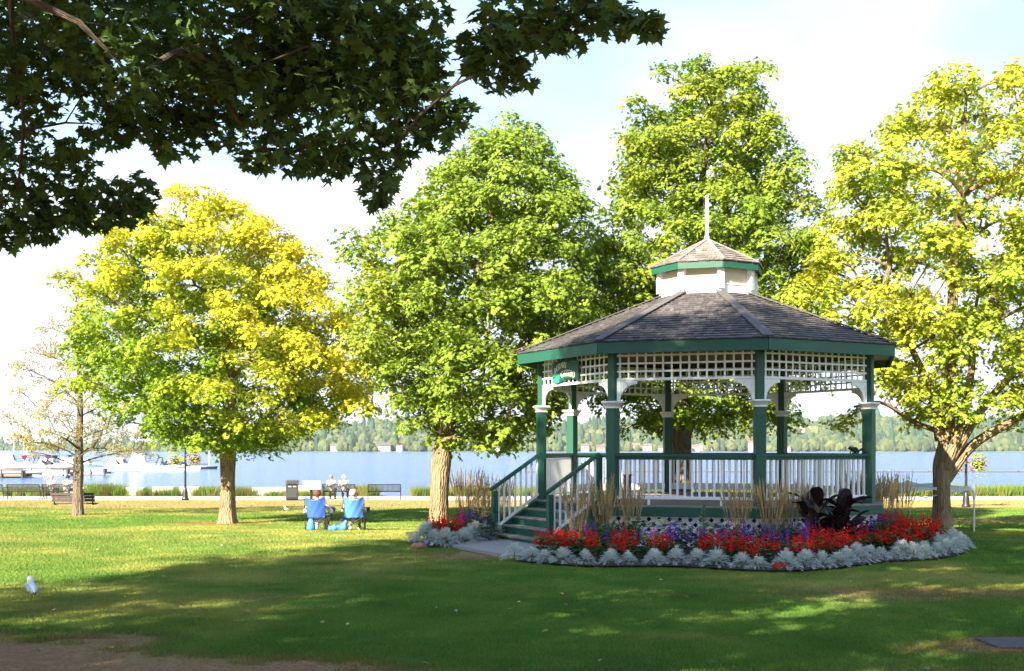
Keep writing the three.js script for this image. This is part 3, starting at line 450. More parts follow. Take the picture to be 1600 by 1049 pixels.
function crown(R, name, parent, clumps, geos, density, tone, { flat = 0.62, mat, droop = 0.25, size = [0.7, 1.2], under = 0.35 } = {}) {
  const mats = [], cols = [], q = new THREE.Quaternion(), q2 = new THREE.Quaternion(), m = new THREE.Matrix4(), lists = geos.map(() => []);
  for (const c of clumps) {
    const n = Math.round(density * c.r * c.r * (c.k || 1)), sub = [...Array(5)].map(() => V(R() * 2 - 1, (R() * 2 - 1) * 0.7, R() * 2 - 1).multiplyScalar(0.62));
    for (let i = 0; i < n; i++) {
      const d = V(R() * 2 - 1, R() * 2 - 1, R() * 2 - 1); if (d.lengthSq() > 1 || d.lengthSq() < 0.01) { i--; continue; }
      if (d.y < 0 && R() > under) d.y = -d.y;
      d.normalize().multiplyScalar(0.35 + 0.65 * Math.sqrt(R())); const s = sub[Math.floor(R() * 5)], o = s.clone().addScaledVector(d, 0.6), p = V(c.p.x + o.x * c.r, c.p.y + o.y * c.r * flat - droop * c.r * (o.x * o.x + o.z * o.z), c.p.z + o.z * c.r);
      const nrm = V(o.x * 0.85 + (R() - 0.5) * 0.8, 0.62 + o.y * 0.4, o.z * 0.85 + (R() - 0.5) * 0.8).normalize();
      q.setFromUnitVectors(UP, nrm); q2.setFromAxisAngle(UP, R() * 6.28); q.multiply(q2); const k = lerp(size[0], size[1], R());
      m.compose(p, q, V(k, k, k)); lists[Math.floor(R() * geos.length)].push([m.clone(), tone(p, c, R)]);
    }
  }
  lists.forEach((l, i) => { const im = new THREE.InstancedMesh(geos[i], mat, l.length), c = new THREE.Color(); l.forEach(([mm, t], k) => { im.setMatrixAt(k, mm); im.setColorAt(k, c.setRGB(...t)); }); im.name = name; im.userData.kind = 'stuff'; parent.add(im); });
}
const mixT = (a, b, t) => a.map((v, i) => lerp(v, b[i], clamp(t)));
const foliage = leafMat(1, 1, 1, { roughness: 0.85, transmission: 0.42 });
const RG = mulberry(3), sprigsBig = [0.085, 0.105, 0.12, 0.14].map((s) => sprig(RG, leafLite, 8, s, 0.17)), sprigsSmall = [0, 1].map(() => sprig(RG, leafLite, 5, 0.075, 0.14));
function tree(name, label, [x, d], seed, trunkList, barkMat, env, o) {
  const R = mulberry(seed), t = thing(name, label, 'tree', at(x, d)), tp = trunkPath(trunkList, seed, o.flare ?? 0.5), clumps = fillEnvelope(R, env, o.depth ?? 0.9, o.count, o.r[0], o.r[1], o.keep ?? 0.3, 0);
  clumps.push(...(o.extra || []).map(([a, b, c, r]) => ({ p: V(a, b, c), r, q: 1 })));
  part('trunk', ringTube(tp, 28, 0.16, seed, 2), barkMat, t);
  part('branches', [...(o.stems || []).map((s) => ringTube(trunkPath(s, seed + 1, 0), 14, 0.1, seed, 1)), ...limbs(R, o.stems ? [...tp, ...o.stems.flatMap((s) => trunkPath(s, seed + 1, 0).filter((_, i) => i % 3 === 0))] : tp, clumps, o.twig ?? 0.016, { from: o.from ?? 0.5, bend: o.bend ?? 0.16, pow: o.pow ?? 0.45 })], barkMat, t);
  crown(R, 'crown', t, clumps, o.sprigs || sprigsBig, o.density, o.tone, { mat: foliage, ...(o.crown || {}) });
  return t;
}
const barkPale = bark(0.3, 0.215, 0.13), barkGrey = bark(0.2, 0.155, 0.115), barkDark = bark(0.16, 0.12, 0.09);
// yellow tree
tree('maple_tree', 'broad round tree with golden yellow leaves and a lit bare trunk', [-9.15, 37], 101, [[0, -0.1, 0, 0.27], [0.0, 1.2, 0, 0.225], [0.02, 2.4, 0, 0.25], [0.1, 3.4, 0, 0.17], [0.15, 5, 0.1, 0.12], [-0.1, 7, 0, 0.1], [-0.5, 9.6, 0, 0.03]], barkPale,
  [[2.5, -0.8, 3.4], [3.0, -3.2, 4.1], [3.7, -4.0, 5.0], [4.5, -4.8, 5.2], [5.7, -5.2, 4.8], [7.4, -5.0, 3.9], [8.6, -4.8, 3.2], [9.8, -3.5, 1.6], [10.8, -1.7, -0.1]],
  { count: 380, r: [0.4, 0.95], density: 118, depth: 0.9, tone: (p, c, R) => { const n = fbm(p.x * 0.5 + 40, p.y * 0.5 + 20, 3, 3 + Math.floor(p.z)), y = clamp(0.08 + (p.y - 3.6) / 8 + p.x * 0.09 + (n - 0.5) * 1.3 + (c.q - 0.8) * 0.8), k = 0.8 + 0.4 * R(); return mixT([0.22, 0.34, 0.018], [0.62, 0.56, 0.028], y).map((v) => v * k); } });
// green tree left of the gazebo
tree('maple_tree', 'tall green leafy tree rising behind the left end of the flower bed', [-1.93, 30], 102, [[0, -0.1, 0, 0.27], [0.02, 0.9, 0, 0.225], [0.08, 1.8, 0, 0.25], [0.2, 2.6, 0, 0.2], [0.5, 4.2, 0.1, 0.14], [1.0, 6.5, 0, 0.12], [1.8, 10, 0, 0.03]], barkPale,
  [[2.25, -0.3, 2.2], [2.6, -0.7, 2.8], [3.2, -1.3, 3.8], [4.0, -1.8, 4.1], [4.6, -2.5, 4.3], [5.8, -2.6, 4.5], [6.8, -2.6, 4.4], [7.6, -2.3, 4.2], [8.3, -1.1, 4.2], [9.3, -0.4, 3.8], [10.2, 0.6, 3.1], [10.85, 1.5, 2.3]],
  { count: 420, r: [0.34, 0.8], density: 118, depth: 0.95, tone: (p, c, R) => { const n = fbm(p.x * 0.6 + 7, p.y * 0.6 + 3, 3, 9 + Math.floor(p.z)), y = clamp(-0.35 - p.x * 0.22 + (n - 0.5) * 1.5), k = 0.75 + 0.5 * R(); return mixT([0.225, 0.32, 0.028], [0.47, 0.45, 0.026], y).map((v) => v * k); } });
// tree behind the gazebo
tree('maple_tree', 'tallest tree, bright green, its trunk standing behind the gazebo', [4.86, 33], 103, [[0, -0.1, 0, 0.33], [0, 1.5, 0, 0.27], [0, 3, 0, 0.27], [0.1, 4.5, 0, 0.22], [0.3, 7, 0.1, 0.16], [0.6, 10, 0, 0.09], [0.9, 12.6, 0, 0.03]], barkDark,
  [[2.9, -1.9, 3.3], [3.4, -2.2, 3.6], [4.0, -3.0, 4.0], [5.0, -3.7, 4.3], [6.9, -3.8, 4.4], [8.0, -3.6, 4.5], [9.1, -2.5, 3.9], [10.5, -2.2, 3.5], [11.8, -1.8, 2.9], [12.8, -1.1, 2.7], [13.4, 0.1, 2.1]],
  { count: 400, r: [0.38, 0.9], density: 118, depth: 0.9, extra: [[-1.75, 2.75, 0.3, 0.28], [-1.2, 3.0, 0.4, 0.4]], tone: (p, c, R) => { const n = fbm(p.x * 0.6 + 70, p.y * 0.6, 3, 19 + Math.floor(p.z)), k = 0.75 + 0.5 * R(); return mixT([0.19, 0.285, 0.022], [0.35, 0.38, 0.022], (n - 0.35) * 1.6).map((v) => v * k); } });
// sparse yellow-green tree at the right
tree('maple_tree', 'sparse yellow green tree on the right with many pale bare limbs showing', [10.65, 28.5], 104, [[0, -0.1, 0, 0.24], [-0.02, 0.9, 0, 0.205], [0.0, 1.7, 0, 0.225], [0.12, 2.4, 0, 0.17], [0.2, 4, 0, 0.14], [0.3, 6.5, 0, 0.11], [0.6, 10.8, 0, 0.03]], barkPale,
  [[2.6, -0.6, 3.8], [3.1, -1.4, 4.4], [4.0, -1.7, 4.7], [5.0, -2.9, 4.7], [5.8, -3.8, 4.7], [6.6, -3.6, 4.6], [7.5, -2.9, 4.6], [8.9, -3.1, 4.4], [10.0, -1.9, 3.9], [11.0, -0.6, 3.1], [11.7, -0.1, 2.5]],
  { count: 340, r: [0.32, 0.75], density: 118, depth: 0.85, keep: 0.36, twig: 0.017, from: 0.3, pow: 0.43, extra: [[-2.6, 2.7, 0.4, 0.36], [-2.25, 2.95, 0.4, 0.3], [-2.9, 2.6, 0.5, 0.25]],
    stems: [[[0.06, 1.6, 0.06, 0.13], [0.5, 2.5, 0.3, 0.115], [0.9, 3.2, 0.5, 0.1], [1.5, 3.9, 0.6, 0.08], [2.6, 4.9, 0.5, 0.04]], [[0.05, 1.6, 0.12, 0.13], [0.3, 2.6, 0.35, 0.11], [0.55, 3.9, 0.4, 0.09], [0.6, 5.5, 0.5, 0.05]], [[0.1, 1.3, 0, 0.13], [0.7, 2.15, 0.1, 0.12], [1.65, 2.75, 0.2, 0.1], [3.0, 3.5, 0.1, 0.05]], [[-0.05, 2.3, 0, 0.14], [-0.3, 3.3, 0.2, 0.11], [-0.9, 4.6, 0.3, 0.07], [-1.7, 5.9, 0.3, 0.04]], [[-0.1, 2.5, 0.05, 0.07], [-0.8, 2.75, 0.2, 0.055], [-1.6, 3.2, 0.3, 0.045], [-2.3, 3.1, 0.4, 0.03]]],
    tone: (p, c, R) => { const n = fbm(p.x * 0.6 + 170, p.y * 0.6, 3, 29 + Math.floor(p.z)), k = 0.78 + 0.44 * R(); return mixT([0.285, 0.375, 0.028], [0.53, 0.49, 0.032], (n - 0.32) * 1.5 + (p.y - 6) * 0.04).map((v) => v * k); } });
// nearly bare tree at the left
tree('young_tree', 'small nearly bare tree with a few tan leaves beside the bench', [-16.4, 43.5], 105, [[0, -0.1, 0, 0.22], [0, 1, 0, 0.17], [0.02, 1.7, 0, 0.19], [0.02, 2.2, 0, 0.15], [0.08, 4, 0, 0.11], [0.05, 6, 0.05, 0.07], [0, 7.8, 0, 0.02]], barkGrey,
  [[2.3, -2.2, 2.9], [2.7, -2.8, 3.4], [4.0, -3.0, 3.2], [5.6, -2.7, 2.2], [7.0, -1.8, 1.0], [8.1, -0.6, 0.3]],
  { count: 320, r: [0.25, 0.45], density: 165, keep: 0.3, twig: 0.0072, from: 0.28, bend: 0.1, pow: 0.5, flare: 0.3, sprigs: sprigsSmall, crown: { size: [0.5, 0.9], under: 0.9 }, tone: (p, c, R) => (R() < 0.2 ? [0.42, 0.32, 0.04] : R() < 0.4 ? [0.3, 0.32, 0.05] : [0.4, 0.31, 0.2]).map((v) => v * (0.7 + 0.6 * R())) });
// the great tree over the camera: its trunk stands to the left outside the frame, its low boughs hang into view
{
  const FX = -8.0, R = mulberry(106), t = thing('shade_tree', 'huge dark maple in front, its leafy boughs hanging across the top left', 'tree', [FX, gy(1.6), -1.6]), tp = trunkPath([[0, -0.1, 0, 0.62], [0, 1.5, 0, 0.48], [0.1, 3.5, 0, 0.45], [0.2, 6, 0, 0.36], [0, 10, 0.3, 0.24], [0, 15, 0, 0.1], [0, 18, 0, 0.04]], 6), clumps = [];
  const CR = 10.1, CH = 7.4, CY = 11.2;
  for (let n = 0; n < 30000 && clumps.length < 700; n++) {
    const d = V(R() * 2 - 1, R() * 2 - 1, R() * 2 - 1), l = d.length(); if (l > 1 || l < 0.35) continue; if (R() < 0.45 && l < 0.7) continue;
    const r = 0.7 + 0.5 * R(), p = V(d.x * (CR - 0.6), CY + d.y * (CH - 0.5), d.z * (CR - 0.6)), ahead = 1.6 - p.z;
    const floor = ahead > 0 ? 2.7 + 0.41 * ahead + r * 0.8 : 4.2;        // the underside lifts towards the open lawn
    if (p.y < floor || clumps.some((c) => c.p.distanceTo(p) < (c.r + r) * 0.46)) continue;
    clumps.push({ p, r, q: l });
  }
  const low = BOUGHS.map(([x, y, d, r]) => ({ p: V(x - FX, y - gy(1.6), 1.6 - d), r, q: 1, low: true }));
  const barkF = barkDark; part('trunk', ringTube(tp, 32, 0.12, 6, 2), barkF, t);
  part('branches', [...limbs(R, tp, clumps, 0.012, { from: 0.4, pow: 0.42, bend: 0.1 }), ...limbs(R, tp, low, 0.0042, { from: 0.32, pow: 0.44, bend: 0.12 })], barkF, t);
  const dark = leafMat(1, 1, 1, { roughness: 0.85, transmission: 0.3, specularIntensity: 0.4 }), big = [0, 1].map(() => sprig(R, leafLite, 6, 0.17, 0.2)), tone = (p, c, Q) => { const k = 0.7 + 0.6 * Q(); return [0.072 * k, 0.135 * k, 0.022 * k]; };
  crown(R, 'crown', t, clumps, big, 52, tone, { mat: dark, flat: 0.7 });
  // boughs in view: leaf by leaf
  const leaves = [];
  for (const c of low) {
    const n = Math.round(1650 * c.r * c.r + 50 * c.r);
    for (let i = 0; i < n; i++) {
      const d = V(R() * 2 - 1, R() * 2 - 1, R() * 2 - 1); if (d.lengthSq() > 1) { i--; continue; }
      const p = V(c.p.x + d.x * c.r, c.p.y + d.y * c.r * 0.9, c.p.z + d.z * c.r), e = new THREE.Euler(0.5 + (R() - 0.5) * 1.5, R() * 6.28, (R() - 0.5) * 1.2, 'YXZ'), k = 0.07 + 0.075 * R();
      leaves.push({ m: new THREE.Matrix4().compose(p, new THREE.Quaternion().setFromEuler(e), V(k, k, k)), p, c: tone(p, c, R) });
    }
  }
  const view = V(-FX, EYE - gy(1.6), 1.6); leaves.sort((a, b) => a.p.distanceTo(view) - b.p.distanceTo(view));
  const shades = [0.75, 1, 1.3].map((k) => leafMat(0.072 * k, 0.135 * k, 0.022 * k, { roughness: 0.85, transmission: 0.3, specularIntensity: 0.4 }));
  leaves.slice(0, 300).forEach((l, i) => { const o = part('leaf', leafFine, shades[i % 3], t); l.m.decompose(o.position, o.quaternion, o.scale); });
  const rest = leaves.slice(300), im = new THREE.InstancedMesh(leafFine, dark, rest.length), col = new THREE.Color();
  rest.forEach((l, i) => { im.setMatrixAt(i, l.m); im.setColorAt(i, col.setRGB(...l.c)); }); im.name = 'leaves'; im.userData.kind = 'stuff'; t.add(im);
}
// ---------------------------------------------------------------- flower bed plants
{
  const R = mulberry(201), tris = (P) => { const g = new THREE.BufferGeometry(); g.setAttribute('position', new THREE.Float32BufferAttribute(P, 3)); g.computeVertexNormals(); return g; };
  const strap = (a, len, w, rise, droop, seg = 4, x0 = 0, z0 = 0, tw = 0) => {  // an arching strap leaf
    const P = [], s = [], ca = Math.cos(a), sa = Math.sin(a);
    for (let i = 0; i <= seg; i++) { const t = i / seg, r = len * t * Math.cos(rise) , y = len * t * Math.sin(rise) - droop * len * t * t, ww = w * (i === seg ? 0.02 : Math.sin(Math.PI * (0.12 + 0.8 * t))); const px = -sa * ww, pz = ca * ww; s.push([x0 + ca * r - px, y + tw * ww, z0 + sa * r - pz], [x0 + ca * r, y - ww * 0.25, z0 + sa * r], [x0 + ca * r + px, y + ww * 0.1, z0 + sa * r + pz]); }
    for (let i = 0; i < seg; i++) { const k = i * 3, q = (m, n, o) => P.push(...s[m], ...s[n], ...s[o]); q(k, k + 1, k + 4); q(k, k + 4, k + 3); q(k + 1, k + 2, k + 5); q(k + 1, k + 5, k + 4); }
    return tris(P);
  };
  const silverLeaf = (a, len, rise, y0) => {                              // deeply cut leaf
    const P = [], ca = Math.cos(a), sa = Math.sin(a), pt = (t, w, up) => { const r = 0.02 + len * t * Math.cos(rise), y = y0 + len * t * Math.sin(rise) - 0.35 * len * t * t + up; return [ca * r - sa * w, y, sa * r + ca * w]; };
    for (let i = 0; i < 5; i++) { const t0 = 0.1 + i * 0.18, t1 = t0 + 0.1, w = len * 0.34 * Math.sin(Math.PI * (0.25 + 0.6 * t0)); for (const s of [-1, 1]) { P.push(...pt(t0, 0, 0), ...pt(t0 + 0.14, s * w, 0.014), ...pt(t0 + 0.055, 0, 0.002)); P.push(...pt(t0 + 0.05, s * w * 0.35, 0.004), ...pt(t0 + 0.2, s * w * 0.6, 0.014), ...pt(t0 + 0.09, s * w * 0.25, 0.004)); } P.push(...pt(t0, -len * 0.022, 0), ...pt(t0, len * 0.022, 0), ...pt(t0 + 0.2, 0, 0)); }
    return tris(P);
  };
  const cx = (x, d) => { const dx = GX - x, dd = GD - d, l = Math.hypot(dx, dd); return [dx / l, dd / l]; };
  // silver edging plants
  const silver = leafMat(0.6, 0.62, 0.56, { transmission: 0.1, roughness: 0.9 });
  const sProto = [0, 1, 2].map(() => { const l = []; for (let i = 0; i < 150; i++) { const up = R(), a = i * 2.4 + R(); l.push(silverLeaf(a, 0.1 + 0.06 * R(), -0.15 + up * 1.5 + (R() - 0.5) * 0.5, 0).translate(Math.cos(a) * 0.13 * (1 - up) , 0.05 + up * 0.15 * (0.7 + 0.5 * R()), Math.sin(a) * 0.13 * (1 - up))); } return mergeGeometries(l).scale(0.8, 0.85, 0.8); });
  const stemG = cyl(0.012, 0.008, 0.12, 5, 0, 0.06), stemM = M(0.1, 0.12, 0.08);
  const mk = (name, label, cat, group, parts) => (x, d, s, lab, grp, key) => { const t = thing(name, lab || label, cat, at(x, d, 0.04), R() * 6.28, grp || group); t.scale.setScalar(s); const v = Math.floor(R() * 3); for (const [n, gs, m] of parts) part(n, Array.isArray(gs) ? gs[v % gs.length] : gs, m, t); return t; };
  const dusty = mk('dusty_miller', 'low silver leaved plant in the curved edging of the right bed', 'plant', 'silver edging plants of the right bed', [['leaves', sProto, silver], ['stem', stemG, stemM]]);
  for (let i = 0, n = 34; i < n; i++) { const p = bedRim.getPointAt(i / (n - 1)), k = R(); dusty(p.x + (R() - 0.5) * 0.1, p.z + (R() - 0.5) * 0.14, 0.85 + 0.45 * k); if (R() < 0.25) { const [ux, ud] = cx(p.x, p.z); dusty(p.x + ux * 0.3, p.z + ud * 0.3, 0.9 + 0.5 * R()); } }
  for (let i = 0, n = 9; i < n; i++) { const p = bedLeft.getPointAt(i / (n - 1)); dusty(p.x + (R() - 0.5) * 0.1, p.z + (R() - 0.5) * 0.2, i === 1 ? 1.8 : 1.25 + 0.45 * R(), 'low silver leaved plant edging the small bed left of the stairs', 'silver edging plants left of the stairs'); }
  // salvias: leafy base and flower spikes
  const leafy = (n, rad, h, w) => { const l = []; for (let i = 0; i < n; i++) { const a = R() * 6.28, g = strap(a, 0.09 + 0.06 * R(), w, 0.2 + R() * 0.5, 0.4, 2).translate(Math.cos(a) * rad * R(), h * R(), Math.sin(a) * rad * R()); l.push(g); } return mergeGeometries(l.map((g) => { g.deleteAttribute('uv'); return g; })); };
  const spikes = (n, rad, y0, h, w) => { const l = []; for (let i = 0; i < n; i++) { const a = R() * 6.28, r = rad * Math.sqrt(R()), hh = h * (0.7 + 0.5 * R()), lx = (R() - 0.5) * 0.2, lz = (R() - 0.5) * 0.2; for (let k = 0; k < 11; k++) { const t = k / 11, ww = w * (1.1 - 0.75 * t), b = R() * 6.28; l.push(new THREE.TetrahedronGeometry(ww * (0.8 + 0.5 * R())).rotateX(R() * 3).rotateY(R() * 3).translate(Math.cos(a) * r + lx * t * hh + Math.cos(b) * ww * 0.8, y0 * (0.8 + 0.2 * R()) + t * hh, Math.sin(a) * r + lz * t * hh + Math.sin(b) * ww * 0.8)); } } return merge(l); };
  const gM = leafMat(0.05, 0.12, 0.02), redM = leafMat(0.7, 0.013, 0.005, { transmission: 0.3, roughness: 0.95, specularIntensity: 0.3 }), violetM = leafMat(0.13, 0.05, 0.36, { transmission: 0.2 }), pinkM = leafMat(0.5, 0.04, 0.25, { transmission: 0.2 });
  const lf = [0, 1, 2].map(() => leafy(95, 0.22, 0.3, 0.032)), rs = [0, 1, 2].map(() => spikes(9, 0.19, 0.22, 0.25, 0.027)), vs = [0, 1, 2].map(() => spikes(15, 0.2, 0.26, 0.26, 0.017));
  const red = mk('red_salvia', 'red flower spikes over green leaves in the band behind the silver edging', 'flower', 'red flowers of the right bed', [['leaves', lf, gM], ['flowers', rs, redM]]);
  const violet = mk('violet_salvia', 'violet flower spikes between the red band and the gazebo', 'flower', 'violet flowers of the right bed', [['leaves', lf, gM], ['flowers', vs, violetM]]);
  for (const [off, n, j] of [[0.62, 24, 0.16], [0.98, 22, 0.25], [1.3, 12, 0.3]]) for (let i = 0; i < n; i++) { const u = clamp((i + 0.5) / n), p = bedRim.getPointAt(u), [ux, ud] = cx(p.x, p.z), gap = fbm(u * 9, off * 2, 2, 71); if (gap < 0.38 && u < 0.75) continue; red(p.x + ux * off + (R() - 0.5) * j, p.z + ud * off + (R() - 0.5) * j, 0.85 + 0.45 * R() + (u > 0.8 ? 0.15 : 0)); }
  for (let i = 0; i < 22; i++) { const u = (i + 0.5) / 22, p = bedRim.getPointAt(u), [ux, ud] = cx(p.x, p.z), off = 1.4 + 0.6 * R(); violet(p.x + ux * off, p.z + ud * off, 1.0 + 0.4 * R()); }
  for (let i = 0; i < 8; i++) { const a = R(), p = bedRim.getPointAt(0.9 + 0.1 * a), [ux, ud] = cx(p.x, p.z), off = 1 + 1.3 * R(); red(p.x + ux * off, p.z + ud * off, 1.15 + 0.3 * R()); }
  for (const [x, d, s] of [[-1.5, 23.3, 1.25], [-1.5, 23.2, 1.15], [-1.3, 23.5, 1.3], [-1.55, 23.8, 1.3], [-1.05, 23.4, 1.0], [-1.2, 24.0, 1.1]]) red(x, d, s, 'sunlit red flower spikes at the foot of the tree left of the stairs', 'red flowers left of the stairs');
  for (const [x, d, s] of [[-0.95, 24.3, 1.3], [-0.7, 24.5, 1.3], [-0.55, 24.2, 1.1]]) violet(x, d, s, 'violet flower spikes left of the stairs before the tall grass', 'violet flowers left of the stairs');
  mk('pink_flower', 'single magenta flower spike beside the red ones left of the stairs', 'flower', null, [['leaves', lf, gM], ['flowers', [spikes(4, 0.06, 0.34, 0.3, 0.03)], pinkM]])(-1.02, 24.2, 1.15);
  mk('begonia', 'tiny red and white flower at the front tip of the silver edging', 'flower', null, [['leaves', [leafy(12, 0.05, 0.05, 0.02)], gM], ['flowers', [spikes(5, 0.06, 0.05, 0.05, 0.03)], leafMat(0.7, 0.06, 0.03)]])(4.13, 17.8, 1.2);
  // green bushes
  const bushG = [0, 1, 2].map(() => leafy(170, 0.27, 0.55, 0.035)), paleM = leafMat(0.2, 0.28, 0.15), midM = leafMat(0.045, 0.12, 0.03);
  const bush = (lab, m, x, d, s) => { const f = mk('bush', lab, 'bush', null, [['foliage', bushG, m], ['stem', stemG, stemM]]); return f(x, d, s); };
  bush('pale grey green bush left of the gazebo centre, by the skirt', paleM, 2.8, 20.5, 1.15); bush('pale leafy bush just right of the grey green one', leafMat(0.26, 0.32, 0.16), 3.15, 20.4, 0.95); bush('low green bush behind the red flowers beside the right newel', midM, 1.75, 20.6, 1.0);
  bush('dark green bush under the left tall grass by the stairs', midM, -0.62, 23.6, 1.25); bush('green bush at the right of the pale spire plant', midM, 3.9, 20.6, 0.9); bush('green bush right of the dark leaved plants', midM, 6.75, 21.3, 1.05); bush('green bush before the right group of tall grass', midM, 7.4, 22.4, 1.0);
  bush('round green bush under the front left post before the skirt', midM, 2.3, 20.9, 1.05); bush('low green bush between the thin grass and the skirt, front middle', midM, 3.75, 21.2, 0.95); bush('green bush at the foot of the grass by the front right post', midM, 5.0, 20.7, 0.85);
  { const l = []; for (let i = 0; i < 150; i++) { const h = R(), a = R() * 6.28; l.push(strap(a, 0.16 * (1.1 - h) + 0.05, 0.018, 0.2 + h * 0.7, 0.2, 2).translate(0, 0.15 + h * 0.75, 0)); } const g = mergeGeometries(l); const t = thing('spire_plant', 'tall pale green spire shaped plant before the gazebo skirt', 'plant', at(3.42, 20.55, 0.04)); part('leaves', g, leafMat(0.16, 0.26, 0.17), t); part('stem', cyl(0.015, 0.006, 0.95, 5, 0, 0.47), stemM, t); }
  // feather reed grass
  const bladeM = leafMat(0.13, 0.17, 0.035), plumeM = leafMat(0.5, 0.35, 0.15, { roughness: 0.9, transmission: 0.35 });
  const reeds = [0, 1, 2].map(() => {
    const b = [], p = [];
    for (let i = 0; i < 190; i++) { const a = R() * 6.28, r = R() * 0.1; b.push(strap(a, 0.65 + 0.4 * R(), 0.009, 1.05 + R() * 0.4, 0.25 + R() * 0.3, 4, Math.cos(a) * r, Math.sin(a) * r)); }
    for (let i = 0; i < 55; i++) {
      const a = R() * 6.28, lean = 0.03 + 0.26 * R(), h = 0.75 + 0.65 * Math.sqrt(R()), r = R() * 0.08, tip = V(Math.cos(a) * (r + lean * h), h, Math.sin(a) * (r + lean * h)), foot = V(Math.cos(a) * r, 0, Math.sin(a) * r), mid = foot.clone().lerp(tip, 0.72);
      p.push(bar(foot, mid, 0.0028, 3)); for (let k = 0; k < 5; k++) { const q = mid.clone().lerp(tip, k / 5), q2 = mid.clone().lerp(tip, (k + 1.5) / 5).add(V((R() - 0.5) * 0.03, 0, (R() - 0.5) * 0.03)); p.push(bar(q, q2, 0.014 * (1 - k / 7), 4, 0.003)); }
    }
    return [mergeGeometries(b), merge(p)];
  });
  const reed = (x, d, s, lab) => { const v = reeds[Math.floor(R() * 3)], t = thing('feather_grass', lab, 'ornamental grass', at(x, d, 0.03), R() * 6.28); t.scale.set(s, s, s); part('blades', v[0], bladeM, t); part('plumes', v[1], plumeM, t); };
  reed(-1.0, 25.2, 1.08, 'tall sunlit feathery grass between the left tree and the stairs'); reed(-0.5, 25.0, 1.0, 'feathery grass touching the left side of the stairs'); reed(-0.25, 25.9, 0.95, 'feathery grass hidden half behind the left newel'); reed(-0.7, 24.6, 0.75, 'shorter darker grass clump in front left of the stairs');
  reed(1.22, 21.3, 0.95, 'amber feathery grass just behind the right newel post'); reed(1.72, 21.5, 1.02, 'amber feathery grass before the front left gazebo post'); reed(2.2, 21.4, 0.95, 'amber feathery grass just right of the front left post');
  reed(4.1, 21.0, 0.92, 'thin feathery grass before the middle of the front railing'); reed(4.72, 21.0, 0.98, 'feathery grass left of the front right gazebo post'); reed(5.1, 21.2, 0.95, 'feathery grass right of the front right gazebo post'); reed(5.55, 21.2, 0.9, 'feathery grass touching the dark leaved plants on their left');
  reed(7.0, 23.4, 1.05, 'tall feathery grass at the right gazebo post'); reed(7.75, 24.0, 1.03, 'feathery grass first right of the gazebo'); reed(8.25, 24.4, 1.02, 'feathery grass farthest right of the gazebo'); reed(8.0, 25.3, 0.95, 'feathery grass rear of the right hand pair');
  // dark cannas: every leaf its own part
  const cannaM = leafMat(0.028, 0.014, 0.013, { roughness: 0.5, transmission: 0.12 }), cannaG = [0, 1].map((v) => strap(0, 0.52 + 0.1 * v, 0.085 + 0.02 * v, 0.95, 0.42 + 0.2 * v, 7, 0, 0, 0.2));
  for (const [x, d, s, lab] of [[5.45, 20.9, 1.3, 'dark burgundy large leaved plant, left of three'], [5.85, 20.7, 1.15, 'dark burgundy large leaved plant, middle of three and nearest'], [6.15, 21.1, 1.25, 'dark burgundy large leaved plant, right of three']]) {
    const t = thing('canna', lab, 'plant', at(x, d, 0.03), R() * 6); t.scale.setScalar(s);
    part('stalk', [cyl(0.022, 0.014, 0.75, 6, 0, 0.37), cyl(0.018, 0.01, 0.6, 6, 0.12, 0.3, 0.06)], cannaM, t);
    for (let i = 0; i < 17; i++) { const o = part('leaf', cannaG[i % 2], cannaM, t); o.position.set((R() - 0.5) * 0.2, 0.1 + i * 0.04, (R() - 0.5) * 0.2); o.rotation.set((R() - 0.5) * 0.5, i * 2.4 + R(), (R() - 0.35) * 0.6); o.scale.setScalar(0.8 + 0.4 * R()); }
  }
  // small stone by the left bed, fallen leaves on the lawn
  { const g = new THREE.IcosahedronGeometry(0.11, 2), p = g.attributes.position, v = V(); for (let i = 0; i < p.count; i++) { v.fromBufferAttribute(p, i); const k = 0.8 + 0.4 * fbm(v.x * 9 + 3, v.y * 9, 2, Math.floor(v.z * 20)); p.setXYZ(i, v.x * k * 1.3, v.y * k * 0.7, v.z * k); } g.computeVertexNormals(); const o = solo('stone', g, M(0.3, 0.13, 0.08, 0.9), 'reddish stone at the left tip of the flower bed', 'stone'); o.position.set(...at(-1.8, 22.2, 0.05)); }
  { const im = new THREE.InstancedMesh(leafFine, leafMat(1, 1, 1, { transmission: 0.1 }), 90), m = new THREE.Matrix4(), q = new THREE.Quaternion(), e = new THREE.Euler(), c = new THREE.Color(); for (let i = 0; i < 90; i++) { const d = 9 + R() * 17, x = (R() - 0.5) * 0.9 * d, k = 0.035 + 0.04 * R(); m.compose(V(x, inPoly(x, d, bedPoly) ? -1 : gy(d) + 0.05, -d), q.setFromEuler(e.set((R() - 0.5) * 0.9, R() * 6, (R() - 0.5) * 0.9)), V(k, k, k)); im.setMatrixAt(i, m); const t = R(); im.setColorAt(i, t < 0.12 ? c.setRGB(0.45, 0.43, 0.37) : t < 0.7 ? c.setRGB(0.25, 0.16, 0.07) : c.setRGB(0.4, 0.3, 0.05)); } im.name = 'fallen_leaves'; scene.add(im); tag(im, 'dry leaves scattered over the lawn', null, null, 'stuff'); }
}
